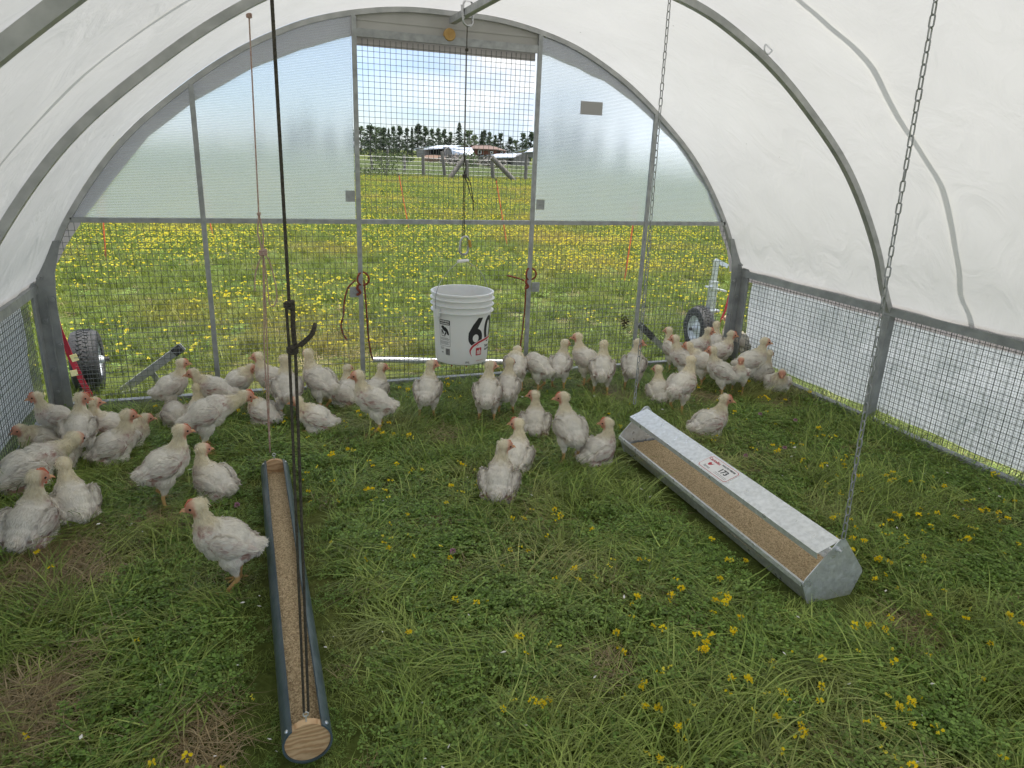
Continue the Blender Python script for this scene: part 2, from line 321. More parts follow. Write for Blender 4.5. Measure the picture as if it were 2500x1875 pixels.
M['farmeadow'] = leaf_mat('grazed_pasture_blades', (.13,.18,.065), (.18,.22,.08), (.22,.22,.10), .3, .5, .12)
M['petal'] = mat('yellow_petals', (.98,.82,.03), .55, 0, (.95,.68,.01), 60, transl=.5, rnd=.15)
M['petalpale'] = mat('pale_yellow_petals', (.86,.80,.10), .55, 0, (.86,.68,.04), 9, transl=.35, rnd=.2)
M['cloverpink'] = mat('pink_clover_petals', (.38,.14,.24), .7, 0, (.55,.35,.42), 200, transl=.2)

def blade(V, F, p, d, ln, wd, lean, curl, seg=4, bend=0.0):
    """one curved tapering blade; d = horizontal direction"""
    px, py, pz = p; dx, dy = d; sx, sy = -dy, dx; o = len(V); ang = lean; x = y = 0.0; z = 0.0; sl = ln/seg
    for i in range(seg+1):
        t = i/seg; w_ = wd*(1-t**1.6)*.5 + .0002
        bx = bend*t*t*ln
        V.append((px+dx*x+sx*(w_+bx), py+dy*x+sy*(w_+bx), pz+z)); V.append((px+dx*x-sx*(w_-bx), py+dy*x-sy*(w_-bx), pz+z))
        x += math.sin(ang)*sl; z += math.cos(ang)*sl; ang += curl/seg
        if z < .004: z = .004 + random.random()*.004
    for i in range(seg): F.append((o+2*i, o+2*i+1, o+2*i+3, o+2*i+2))
def tuft(kind):
    V, F = [], []; rr = random.random
    if kind == 'blades':
        for k in range(46):
            a = rr()*2*PI; r_ = .055*math.sqrt(rr()); th = rr()*2*PI
            blade(V, F, (r_*math.cos(a), r_*math.sin(a), -.004), (math.cos(th), math.sin(th)), .035+.06*rr(), .0022+.0020*rr(), .35+.9*rr(), .3+1.3*rr(), 3, (rr()-.5)*.6)
    elif kind == 'long':
        th0 = rr()*2*PI
        for k in range(26):
            a = rr()*2*PI; r_ = .085*math.sqrt(rr()); th = th0+random.gauss(0, .9)
            blade(V, F, (r_*math.cos(a), r_*math.sin(a), -.004), (math.cos(th), math.sin(th)), .10+.13*rr(), .0032+.0024*rr(), .3+.7*rr(), .7+1.0*rr(), 5, (rr()-.5)*.35)
    elif kind == 'flat':
        th0 = rr()*2*PI
        for k in range(30):
            a = rr()*2*PI; r_ = .06*math.sqrt(rr()); th = th0+random.gauss(0, .5)
            blade(V, F, (r_*math.cos(a), r_*math.sin(a), .004+.015*rr()), (math.cos(th), math.sin(th)), .07+.10*rr(), .0026+.002*rr(), 1.1+.4*rr(), .2+.3*rr(), 4, (rr()-.5)*.5)
    elif kind == 'straw':
        for k in range(40):
            a = rr()*2*PI; r_ = .07*math.sqrt(rr()); th = rr()*2*PI
            blade(V, F, (r_*math.cos(a), r_*math.sin(a), .006+.012*rr()), (math.cos(th), math.sin(th)), .04+.08*rr(), .0016+.0012*rr(), 1.2+.35*rr(), .1+.4*rr(), 3, (rr()-.5)*.8)
    elif kind == 'leaves':
        for k in range(30):
            a = rr()*2*PI; r_ = .06*math.sqrt(rr()); cx, cy, cz = r_*math.cos(a), r_*math.sin(a), .008+.034*rr(); b0 = rr()*2*PI
            for j in range(3):
                q = b0+j*2*PI/3+random.gauss(0, .15); ln = .0075+.004*rr(); wd = ln*.52; ti = random.gauss(.1, .35); o = len(V)
                c_, s_ = math.cos(q), math.sin(q)
                for (u, v) in ((.1,0),(.6,.9),(1,.25),(1,-.25),(.6,-.9)):
                    V.append((cx+c_*u*ln-s_*v*wd, cy+s_*u*ln+c_*v*wd, cz+u*ln*ti)); 
                F.append((o, o+1, o+2, o+3, o+4))
            if k % 3 == 0: blade(V, F, (cx*.7, cy*.7, 0), (math.cos(a), math.sin(a)), cz*1.1, .0012, .2, .2, 2)
    elif kind == 'meadow':
        for k in range(50):
            a = rr()*2*PI; r_ = .10*math.sqrt(rr()); th = rr()*2*PI
            blade(V, F, (r_*math.cos(a), r_*math.sin(a), -.004), (math.cos(th), math.sin(th)), .07+.13*rr(), .0035+.003*rr(), .1+.7*rr(), .3+1.1*rr(), 3, (rr()-.5)*.4)
    me = bpy.data.meshes.new('tuft_'+kind); me.from_pydata(V, [], F); return me
def floret(V, F, c, up, s):
    """a small pea-like flower: upright standard petal and two wings"""
    up = up.normalized(); t = up.orthogonal().normalized(); t.rotate(Matrix.Rotation(random.random()*6.28, 3, up)); b_ = up.cross(t); o = len(V)
    def P(a, b, c_): V.append(tuple(c+t*a*s+b_*b*s+up*c_*s))
    P(-.1,0,0); P(.1,-.55,.35); P(.15,-.40,.95); P(.1,0,1.15); P(.15,.40,.95); P(.1,.55,.35); F.append(tuple(range(o, o+6)))
    o = len(V); P(0,0,0); P(-.75,-.42,.15); P(-1.0,-.08,.42); P(-.3,.05,.5); F.append((o, o+1, o+2, o+3))
    o = len(V); P(0,0,0); P(-.75,.42,.15); P(-1.0,.08,.42); P(-.3,-.05,.5); F.append((o, o+3, o+2, o+1))
def flower_mesh(mt, hh, n, s, stem=True):
    V, F = [], []; gi = []
    top = Vector((random.gauss(0, .008), random.gauss(0, .008), hh))
    if stem: blade(V, F, (0, 0, 0), (1, 0), hh*1.02, .0015, .1, .1, 2)
    ns = len(F)
    for k in range(n):
        a = 2*PI*k/n+random.random()*.7; up = Vector((math.cos(a)*.9, math.sin(a)*.9, .6+.5*random.random()))
        floret(V, F, top+Vector((math.cos(a), math.sin(a), 0))*s*.55+Vector((0,0,random.gauss(0, s*.15))), up, s*random.uniform(.8, 1.1))
    me = bpy.data.meshes.new('flower'); me.from_pydata(V, [], F); me.materials.append(M['clover']); me.materials.append(mt)
    me.polygons.foreach_set('material_index', [0]*ns+[1]*(len(F)-ns)); return me
def source(name, meshes):
    c = bpy.data.collections.new(name)
    for i, (me, m) in enumerate(meshes):
        if m: me.materials.append(m)
        o = bpy.data.objects.new('%s_%02d' % (name, i), me); c.objects.link(o)
    return c
def scatter(name, coll, pts, label, kind='stuff', cat=None):
    """pts: rows x,y,z, rotx,roty,rotz, scale, index"""
    pts = np.asarray(pts, dtype=np.float32); me = bpy.data.meshes.new(name); me.vertices.add(len(pts))
    me.vertices.foreach_set('co', pts[:, :3].ravel())
    a = me.attributes.new('rot', 'FLOAT_VECTOR', 'POINT'); a.data.foreach_set('vector', pts[:, 3:6].ravel())
    a = me.attributes.new('scl', 'FLOAT', 'POINT'); a.data.foreach_set('value', pts[:, 6].copy())
    a = me.attributes.new('idx', 'INT', 'POINT'); a.data.foreach_set('value', pts[:, 7].astype(np.int32))
    o = link(name, me)
    g = bpy.data.node_groups.new(name, 'GeometryNodeTree'); g.interface.new_socket('Geometry', in_out='INPUT', socket_type='NodeSocketGeometry'); g.interface.new_socket('Geometry', in_out='OUTPUT', socket_type='NodeSocketGeometry')
    N = g.nodes; K = g.links.new; i = N.new('NodeGroupInput'); ou = N.new('NodeGroupOutput'); ip = N.new('GeometryNodeInstanceOnPoints'); ci = N.new('GeometryNodeCollectionInfo')
    ci.inputs['Collection'].default_value = coll; ci.inputs['Separate Children'].default_value = True; ci.inputs['Reset Children'].default_value = True
    def na(nm, ty):
        n = N.new('GeometryNodeInputNamedAttribute'); n.data_type = ty; n.inputs['Name'].default_value = nm; return n.outputs['Attribute']
    K(i.outputs[0], ip.inputs['Points']); K(ci.outputs[0], ip.inputs['Instance']); ip.inputs['Pick Instance'].default_value = True
    K(na('idx', 'INT'), ip.inputs['Instance Index']); K(na('rot', 'FLOAT_VECTOR'), ip.inputs['Rotation']); K(na('scl', 'FLOAT'), ip.inputs['Scale']); K(ip.outputs[0], ou.inputs[0])
    md = o.modifiers.new('scatter', 'NODES'); md.node_group = g
    tag(o, label, cat, kind=kind); return o
def nz(x, y, s, seed): return noise.noise(Vector((x*s, y*s, seed)))
S_in = source('turf_tuft', [(tuft('blades'), M['grass']) for _ in range(5)]+[(tuft('long'), M['grass']) for _ in range(3)]+[(tuft('flat'), M['grass']) for _ in range(3)]+[(tuft('leaves'), M['clover']) for _ in range(4)]+[(tuft('straw'), M['straw']) for _ in range(3)])
DRY = [(at(140, 1215, z=0), .26), (at(370, 1125, z=0), .13), (at(60, 1530, z=0), .2), (at(960, 950, z=0), .14), (at(1330, 860, z=0), .2), (at(1500, 860, z=0), .16), (at(440, 1600, z=0), .14), (at(1960, 1370, z=0), .12), (at(1690, 875, z=0), .15), (at(1330, 1430, z=0), .1)]
def inside_points():
    P = []
    A = (-1.05, .25, 3.36, 4.13)
    for k in range(11500):
        x = random.uniform(A[0], A[2]); y = random.uniform(A[1], A[3])
        if abs(x-.055) < .05 and 1.4 < y < 2.9: continue
        if 1.645 < x < 1.915 and 1.53 < y < 2.82: continue
        dry = max([max(0, 1-((x-c.x)**2+((y-c.y)*.8)**2)**.5/r_) for c, r_ in DRY])
        q = random.random(); a = nz(x, y, 2.2, 1); b = nz(x, y, 1.7, 5)
        if dry > 0 and q < dry*1.1: i = random.randrange(15, 18) if random.random() < .8 else random.randrange(8, 11)
        elif q < .42+.5*a: i = random.randrange(11, 15)
        elif q < .60+.5*a+.25*b: i = random.randrange(8, 11)
        elif q < .66+.25*a: i = random.randrange(5, 8)
        elif q > .985: i = random.randrange(15, 18)
        else: i = random.randrange(0, 5)
        if i < 5 or i in (5, 6, 7): s = random.uniform(.6, 1.05)*(1-.5*dry)
        else: s = random.uniform(.75, 1.25)
        if y > 3.7: s *= .85
        dt = min(max(abs(x-1.78)-.10, 0)+max(abs(y-2.17)-.64, 0), max(abs(x-.056)-.05, 0)+max(abs(y-2.15)-.78, 0))
        if dt < .16:
            s *= .35+.5*dt/.16
            if 5 <= i < 11: i = random.randrange(0, 5)
        P.append((x, y, 0, random.gauss(0, .08), random.gauss(0, .08), random.uniform(0, 2*PI), s, i))
    return P
scatter('turf', S_in, inside_points(), 'short trampled grass and clover covering the floor inside the coop')
S_out = source('meadow_tuft', [(tuft('meadow'), M['meadow']) for _ in range(5)]+[(tuft('leaves'), M['clover']) for _ in range(2)]+[(tuft('straw'), M['straw']) for _ in range(2)])
def wedge(y0, y1, dens, fall=0.0):
    """random points of the part of the field the camera could see"""
    out = []; y = y0
    while y < y1:
        dy = max(.25, y*.03); xl, xr = -.42*y-.8, 1.02*y+1.0
        n = int(dens*(y0/y)**fall*dy*(xr-xl))
        for _ in range(n): out.append((random.uniform(xl, xr), random.uniform(y, y+dy)))
        y += dy
    return out
P = []
for x, y in wedge(4.22, 14, 105, .35):
    q = random.random(); i = random.randrange(0, 5) if q < .80 else (random.randrange(5, 7) if q < .93 else random.randrange(7, 9))
    if y < 4.7: s_ = random.uniform(.35, .7)
    else: s_ = random.uniform(.55, 1.05)
    P.append((x, y, gz(x, y), random.gauss(0, .1), random.gauss(0, .1), random.uniform(0, 6.28), s_*(1 if i < 5 else 1.5), i))
for x, y in wedge(14, 38, 30, .7):
    P.append((x, y, gz(x, y), random.gauss(0, .1), random.gauss(0, .1), random.uniform(0, 6.28), random.uniform(1.0, 1.7), random.randrange(0, 5)))
scatter('meadow_grass', S_out, P, 'long green meadow grass of the field behind the end wall')
S_far = source('pasture_tuft', [(tuft('meadow'), M['farmeadow']) for _ in range(3)])
P = [(x, y, gz(x, y), 0, 0, random.uniform(0, 6.28), random.uniform(1.6, 3.2), random.randrange(3)) for x, y in wedge(38, 150, 4.0, 1.3)]
scatter('pasture_grass', S_far, P, 'dull green grazed pasture between the post fence and the farm')
S_fl = source('trefoil', [(flower_mesh(M['petal'], .045, 5, .0085), None), (flower_mesh(M['petal'], .06, 4, .0085), None), (flower_mesh(M['petal'], .035, 2, .008), None), (flower_mesh(M['petalpale'], .04, 2, .0075), None), (flower_mesh(M['petal'], .05, 6, .0085), None)])
P = []
for k in range(1500):
    x = random.uniform(-1, 3.3); y = .3+3.8*random.random()**.9
    w_ = .16+.9*nz(x, y, 1.1, 9)+(.70 if (x > .5 and y < 1.9) else 0)
    if random.random() > w_: continue
    if -.02 < x < .13 and 1.3 < y < 3 or 1.62 < x < 1.92 and 1.5 < y < 2.85: continue
    for j in range(random.choice((1, 1, 1, 2, 3))):
        P.append((x+random.gauss(0, .02), y+random.gauss(0, .02), 0.012, random.gauss(0, .25), random.gauss(0, .25), random.uniform(0, 6.28), random.uniform(.80, 1.15), random.choice((0, 1, 2, 2, 2, 3, 3, 4))))
scatter('trefoil_flowers', S_fl, P, 'small yellow trefoil flowers dotted through the grass inside the coop')
S_fo = source('meadow_flower', [(flower_mesh(M['petalpale'], .13, 5, .0082), None), (flower_mesh(M['petalpale'], .16, 4, .0080), None), (flower_mesh(M['petalpale'], .12, 3, .0085), None), (flower_mesh(M['petal'], .14, 5, .008), None)])
P = []
def patch(x, y): return nz(x, y, .55, 21)+.7*nz(x, y, 1.6, 33)
for x, y in wedge(4.7, 12, 170, -.3):
    w_ = .30+1.0*patch(x, y)+max(0, (y-7)*.06)
    if random.random() > w_: continue
    P.append((x, y, gz(x, y), random.gauss(0, .2), random.gauss(0, .2), random.uniform(0, 6.28), random.uniform(.75, 1.15), random.choice((0, 0, 1, 1, 2, 2, 3))))
for x, y in wedge(12, 37.5, 130, .75):
    if random.random() > .50+.8*patch(x, y): continue
    P.append((x, y, gz(x, y), random.gauss(0, .2), random.gauss(0, .2), random.uniform(0, 6.28), random.uniform(.8, 1.3), random.choice((0, 0, 1, 1, 2, 3))))
scatter('meadow_flowers', S_fo, P, 'countless yellow flowers blooming across the field behind the end wall')
fl = MB()
for k in range(150):
    x = random.uniform(-.9, 3.2); y = random.uniform(1.2, 4.0) if k % 3 else random.uniform(.6, 2)
    L_ = random.uniform(.008, .022); a = random.random()*6.28; d = Vector((math.cos(a), math.sin(a), random.gauss(0, .2)))*L_; e = Vector((-math.sin(a), math.cos(a), random.gauss(0, .3)))*L_*.22; c = Vector((x, y, random.uniform(.03, .055)))
    fl.add([c, c+d*.4+e, c+d, c+d*.4-e], [(0, 1, 2, 3)])
tag(fl.build('down_feathers', mat('white_down', (.75,.73,.68), .9)), 'tiny white down feathers scattered over the coop grass', kind='stuff')
# pink clover heads inside, each a thing
def clover_head():
    V, F = [], []
    blade(V, F, (0,0,0), (1,0), .045, .0018, .05, .1, 2); ns = len(F)
    for k in range(60):
        u = random.random(); th = random.random()*6.28; ph = math.acos(1-1.5*u); d = Vector((math.sin(ph)*math.cos(th), math.sin(ph)*math.sin(th), math.cos(ph)*1.1))
        c = Vector((0,0,.05)); o = len(V); t = d.orthogonal().normalized()*.0016
        for p in (c+d*.004-t, c+d*.004+t, c+d*.0115+t*.6, c+d*.0115-t*.6): V.append(tuple(p))
        F.append((o, o+1, o+2, o+3))
    me = bpy.data.meshes.new('clover_flower'); me.from_pydata(V, [], F); me.materials.append(M['clover']); me.materials.append(M['cloverpink'])
    me.polygons.foreach_set('material_index', [0]*ns+[1]*(len(F)-ns)); return me
ch_me = clover_head()
for px, py, lb in [(1611, 985, 'pink clover flower left of the pair behind the metal trough'), (1695, 968, 'pink clover flower right of the pair behind the metal trough'), (1642, 895, 'pink clover flower by the crowd of chickens in the right corner'), (978, 1192, 'pink clover flower in the open grass between the two troughs'), (512, 1092, 'pink clover flower below the fluffy chicken left of the pipe trough'), (1718, 908, 'small pink clover flower nearest the right side wall')]:
    p = at(px, py, z=.05); o = link('clover_flower', ch_me, loc=(p.x, p.y, 0.002)); tag(o, lb, 'flower', 'pink clover flowers in the coop grass')

# ------------------------------------------------------------------ poultry tunnel
D, XL, XR, XC = 4.145, -1.004, 3.304, 1.15
PROF = [(0,2.125),(.25,2.12),(.5,2.085),(.75,2.02),(.96,1.93),(1.15,1.825),(1.35,1.685),(1.61,1.47),(1.8,1.26),(1.98,1.0),(2.08,.8),(2.155,.67)]
def catmull(P, n=5):
    out = []
    for i in range(len(P)-1):
        p0 = P[max(i-1, 0)] if i else (-P[1][0], P[1][1]); p1, p2 = P[i], P[i+1]; p3 = P[min(i+2, len(P)-1)]
        for k in range(n):
            t = k/n; out.append(tuple(.5*((2*b)+(-a+c)*t+(2*a-5*b+4*c-d)*t*t+(-a+3*b-3*c+d)*t**3) for a, b, c, d in zip(p0, p1, p2, p3)))
    return out+[P[-1]]
HP = catmull(PROF); ARC = [(XC-x, z) for x, z in HP[::-1]]+[(XC+x, z) for x, z in HP[1:]]
ARCN = []
for i in range(len(ARC)):
    a = ARC[max(i-1, 0)]; b = ARC[min(i+1, len(ARC)-1)]; d = Vector((b[0]-a[0], 0, b[1]-a[1])).normalized(); ARCN.append(Vector((-d.z, 0, d.x)))
def archz(x): return float(np.interp(abs(x-XC), [p[0] for p in HP], [p[1] for p in HP]))
coop = empty('poultry_tunnel', (XC, D, 0), 'white arched poultry shelter on a galvanised frame with mesh and clear end wall', 'chicken coop')
HY = [D, 2.846, 1.55, .25, -1.05]
RAILZ = .66
for i, y in enumerate(HY):
    b = MB(); h_ = .016 if i else .014
    rd_ = .030 if i else .026; sec = [(-rd_,-h_),(-rd_,h_),(0,h_),(0,-h_)]
    b.sweep([(x, y, z) for x, z in ARC], sec, ARCN); b.build('hoop', M['hoop'], coop)
b = MB(); b.bar((XC, D-.03, 2.073), (XC, -1.1, 2.073), .034, .034); b.build('ridge_beam', M['galv'], coop)
for s_, X in ((-1, XL), (1, XR)):
    b = MB(); b.box((X-.02, -1.1, RAILZ-.022), (X+.02, D-.03, RAILZ+.022)); b.build('wall_rail', M['galv_mid'], coop)
    b = MB(); b.box((X-.025, -1.1, .0), (X+.02, D-.03, .045)); b.build('base_rail', M['galv'], coop)
    for y in HY[1:]:
        b = MB(); b.box((X-.022-s_*.002, y-.022, .046), (X+.022-s_*.002, y+.022, RAILZ-.023)); b.build('wall_post', M['galv_mid'], coop)
b = MB(); b.box((XL+.03, D-.02, .0), (XR-.03, D+.02, .04)); b.build('base_rail', M['galv'], coop)
# corner posts with gusset
for s_, X in ((-1, XL), (1, XR)):
    def mx_(u): return X-s_*u
    b = MB()
    P = [(mx_(.0), .0), (mx_(.092), .0), (mx_(.092), .60), (mx_(.105), .74), (mx_(.150), .90), (mx_(.10), .90), (mx_(.0), RAILZ)]
    if s_ > 0: P = P[::-1]
    b.prism(P, D-.030, D-.022)
    b.box((min(mx_(.0), mx_(.012)), D-.10, .0), (max(mx_(.0), mx_(.012)), D-.031, .70))
    b.box((min(mx_(.048), mx_(.056)), D-.036, .05), (max(mx_(.048), mx_(.056)), D-.0305, .62))
    post = b.build('corner_post', M['galv_mid'], coop)
    for z in (.12, .24, .37, .50, .61, .72):
        c = MB(); u = .08 if int(z*100) % 2 else .035
        c.lathe([(0,.012),(.008,.012),(.009,.0),(.016,0),(.016,-.004)], 10, Matrix.Translation((mx_(u), D-.036, z)) @ Matrix.Rotation(PI/2, 4, 'X'))
        c.build('bolt', M['galv'], post, True)
# end-wall bars
ZM = 1.0
B = [-.19, .622, 1.68, 2.487]
for x in B:
    b = MB(); b.box((x-.0125, D-.016, .041), (x+.0125, D-.0005, archz(x)-.027)); b.build('end_bar', M['galv'], coop)
for a, c in ((XL+.19, B[0]), (B[0], B[1]), (B[1], B[2]), (B[2], B[3]), (B[3], XR-.18)):
    b = MB(); b.box((a+.013, D-.014, ZM-.0125), (c-.013, D+.009, ZM+.0125)); b.build('mid_rail', M['galv'], coop)
b = MB(); b.box((B[1]+.0128, D-.014, 1.955), (B[2]-.0128, D+.001, 1.995)); b.build('door_head', M['galv'], coop)
# header board over the door
b = MB(); n_ = 14; xs = [B[1]+.001+(B[2]-B[1]-.002)*k/n_ for k in range(n_+1)]
P = [(xs[0], 1.996), (xs[-1], 1.996)]+[(x, archz(x)-.024) for x in xs[::-1]]
b.prism(P, D+.002, D+.010); b.box((B[1]+.017, D-.001, 2.035), (B[2]-.017, D+.0015, 2.048)); b.build('header_board', M['header'], coop)
b = MB(); b.box((B[1]+.017, D+.0185, 1.915), (B[2]-.017, D+.024, 1.975)); b.build('roller_edge', M['flap'], coop)
# latches and brackets on the door bars
for x, z in ((B[1]-.045, 1.14), (B[2]+.045, 1.11), (B[1]-.04, .60), (B[2]+.04, .60)):
    b = MB(); b.box((x-.026, D-.024, z-.03), (x+.026, D-.018, z+.03)); b.lathe([(0,.004),(.006,.004),(.006,0)], 8, Matrix.Translation((x, D-.024, z)) @ Matrix.Rotation(PI/2, 4, 'X')); b.build('latch_plate', M['galv'], coop)
# wire mesh
def wire_panel(name, rects, pitch, r_, m, y, jitter=.0006, inner=None):
    b = MB()
    for x0, x1, z0, z1 in rects:
        n = int(round((x1-x0)/pitch))
        for k in range(1, n):
            x = x0+(x1-x0)*k/n+random.gauss(0, jitter); zt = z1(x) if callable(z1) else z1
            b.bar((x, y, z0), (x+random.gauss(0, jitter*2), y, zt), r_, r_, up=(0,1,0))
        ztop = z1 if not callable(z1) else max(z1(x0), z1(x1), z1((x0+x1)/2)); n = int(round((ztop-z0)/pitch))
        for k in range(1, n):
            z = z0+pitch*k+random.gauss(0, jitter); a, c = x0, x1
            if callable(z1):
                while z1(a) < z and a < c: a += .01
                while z1(c) < z and c > a: c -= .01
            if c-a > .02: b.bar((a, y+.002, z), (c, y+.002, z+random.gauss(0, jitter*2)), r_, r_)
    return b.build(name, m, coop)
az = lambda x: min(ZM-.016, archz(x)-.04)
PT = .0302
wire_panel('wire_mesh', [(B[1]+.016, B[2]-.016, ZM+.016, 1.95)], PT, .0021, M['wire'], D+.016)
wire_panel('wire_mesh', [(XL+.12, B[0]-.016, .04, az), (B[0]+.016, B[1]-.016, .04, ZM-.016), (B[1]+.016, B[2]-.016, .04, ZM-.016), (B[2]+.016, B[3]-.016, .04, ZM-.016), (B[3]+.016, XR-.12, .04, az)], PT, .0021, M['wire'], D+.016)
wire_panel('guard_mesh', [(XL+.12, XR-.12, .04, .47)], .0151*1.6, .0014, M['wire_light'], D+.024)
def side_mesh(X, s_):
    for pitch, r_, z1, off, m, nm in ((.030, .0021, RAILZ-.023, 0, M['wire'], 'wire_mesh'), (.0129, .0011, RAILZ-.023, .008, M['wire_light'], 'guard_mesh')):
        b = MB(); x = X+s_*(.022+off); y0, y1 = (.2, D-.04)
        n = int((y1-y0)/pitch)
        for k in range(n):
            y = y0+pitch*k; b.bar((x, y, .046), (x, y+random.gauss(0, .001), z1), r_, r_, up=(0,1,0))
        n = int((z1-.046)/pitch)
        for k in range(1, n+1):
            z = .046+pitch*k; b.bar((x+.002*s_, y0, z), (x+.002*s_, y1, z+random.gauss(0, .001)), r_, r_)
        b.build(nm, m, coop)
side_mesh(XL, -1); side_mesh(XR, 1)
# cover
def cover():
    b = MB(); y0, y1 = -1.25, D+.02; ny = 190; n = len(ARC); V = []
    hs = HY
    for j in range(ny+1):
        y = y0+(y1-y0)*j/ny
        dh = min(abs(y-h_) for h_ in hs); sag = min(1, dh/.25)
        for i, ((x, z), q) in enumerate(zip(ARC, ARCN)):
            s_ = i/(n-1)
            d = .004 + sag*(.006+.010*noise.noise(Vector((y*2.6+z*1.6, s_*7, 2)))+.006*noise.noise(Vector((y*7-z*3, s_*16, 5)))) - .006*sag
            if y > 2.9: d += .007*sag*math.sin((y*9+s_*38))*max(0, noise.noise(Vector((y*1.5, s_*4, 8)))+.25)
            V.append((x+q.x*d, y, z+q.z*d))
        # lower skirt over the rail, both sides
    F = [(j*n+i, j*n+i+1, (j+1)*n+i+1, (j+1)*n+i) for j in range(ny) for i in range(n-1)]
    b.add(V, F); o = b.build('cover', M['tarp'], coop, True); return o
cover()
def skirt(X, s_):
    V = []; n = 120
    for j in range(n+1):
        y = -1.25+(D+1.27)*j/n
        for z, off in ((.71, .012), (.66, .034), (.60, .040+.006*noise.noise(Vector((y*5, 0, 1))))):
            V.append((X+s_*off-(s_*.012 if z > .7 else 0), y, z+(0 if z > .65 else .008*noise.noise(Vector((y*3, 4, 1))))))
    b = MB(); b.add(V, [(j*3+k, j*3+k+1, j*3+k+4, j*3+k+3) for j in range(n) for k in range(2)]); b.build('cover_skirt', M['flap'], coop, True)
    V = []; nz_ = 14
    for j in range(n+1):
        y = -1.25+(D+1.18)*j/n
        for k in range(nz_+1):
            z = .63-.56*k/nz_; V.append((X+s_*(.058+.014*noise.noise(Vector((y*2.0, z*3.2, 3)))+.012*noise.noise(Vector((y*9, z*2.5, 6)))), y, z+.012*noise.noise(Vector((y*3, 1, 9)))*(k/nz_)))
    b = MB(); b.add(V, [(j*(nz_+1)+k, j*(nz_+1)+k+1, (j+1)*(nz_+1)+k+1, (j+1)*(nz_+1)+k) for j in range(n) for k in range(nz_)]); b.build('side_curtain', M['curtain'], coop, True)
skirt(XL, -1); skirt(XR, 1)
# straps over the outside of the cover, seen through it
for yy in (2.38, .95):
    for y0_, lo, hi in ((yy, 0, len(ARC)-1),):
        b = MB(); V = []; n = len(ARC)
        for i in range(n):
            (x, z), q = ARC[i], ARCN[i]; y = yy+.018*math.sin(i*.45)+.012*noise.noise(Vector((i*.35, yy, 0)))
            for w_ in (-.015, .015): V.append((x+q.x*.026, y+w_, z+q.z*.026))
        b.add(V, [(2*i, 2*i+1, 2*i+3, 2*i+2) for i in range(n-1)]); b.build('cover_strap', M['strap_web'], coop, True)
# tarp edge wrapped round the outside of the end wall
FL = [(-.95,.66),(-.93,.72),(-.84,.87),(-.75,1.0),(-.58,1.21),(-.41,1.41),(-.18,1.59),(.1,1.76),(.35,1.87),(.62,1.96),(.9,2.0),(1.15,2.01),(1.4,2.0),(1.75,1.95),(2.12,1.84),(2.33,1.74),(2.51,1.62),(2.67,1.51),(2.8,1.38),(2.95,1.21),(3.07,1.02),(3.18,.81),(3.23,.66)]
def near_arc(x, z):
    k = min(range(len(ARC)), key=lambda i: (ARC[i][0]-x)**2+(ARC[i][1]-z)**2); return ARC[k]
b = MB(); V = []
for k in range(len(FL)*4-3):
    i, t = divmod(k, 4); t /= 4; a = FL[i]; c = FL[min(i+1, len(FL)-1)]; x, z = a[0]+(c[0]-a[0])*t, a[1]+(c[1]-a[1])*t
    ax, az_ = near_arc(x, z); wob = .014*noise.noise(Vector((x*8, z*8, 4)))
    V += [(ax, D+.0245, az_), ((ax+x)/2, D+.0255+abs(wob)*.2, (az_+z)/2), (x+wob*.6, D+.0262+abs(wob)*.2, z+wob*.5)]
b.add(V, [(3*i+k, 3*i+k+1, 3*i+k+4, 3*i+k+3) for i in range(len(V)//3-1) for k in range(2) if not .62 < V[3*i][0] < 1.68])
b.build('cover_flap', M['flap'], coop, True)
# clear ribbed panels
for x0, x1 in ((XL+.195, B[1]-.014), (B[2]+.014, XR-.175)):
    n = 40; xs = [x0+(x1-x0)*k/n for k in range(n+1)]
    P = [(x, ZM+.005) for x in xs]+[(x, max(ZM+.008, archz(x)-.01)) for x in xs[::-1]]
    b = MB(); V = [(x, y, z) for y in (D+.014, D+.022) for x, z in P]; m_ = len(P)
    F = [(k, k+1, m_-2-k, m_-1-k) for k in range(n)]
    F2 = [tuple(i+m_ for i in f)[::-1] for f in F]; F3 = [(k, m_+k, m_+(k+1) % m_, (k+1) % m_) for k in range(m_)]
    b.add(V, F+F2+F3); b.build('clear_panel', M['poly'], coop)
a_ = at(1255, 218, y=D+.012); c_ = at(1300, 246, y=D+.012)
b = MB(); b.box((a_.x, D+.008, c_.z-.01), (c_.x, D+.012, a_.z)); pq = b.build('name_plate', M['strapdark'] if False else mat('grey_plate', (.36,.35,.34), .6), coop)
# wooden disc seat on the header
dp = at(971, 75, y=D-.01)
b = MB(); b.lathe([(0,.02),(.030,.02),(.033,.015),(.033,0)], 24, Matrix.Translation((dp.x, D-.001, dp.z)) @ Matrix.Rotation(PI/2, 4, 'X')); b.box((dp.x-.003, D-.023, dp.z-.03), (dp.x+.003, D-.0205, dp.z+.03)); b.build('wooden_knob', [mat('yellow_wood', (.52,.33,.12), .6, 0, (.42,.25,.08), 30)], coop, True)
# ring on second hoop
rp_ = at(1657, 104, y=2.80); b = MB(); b.tube([rp_+Vector((.022*math.cos(t*PI/8), -.01, .024*math.sin(t*PI/8))) for t in range(16)], .004, 6, True); b.build('ring_bolt', M['galv_light'], coop, True)
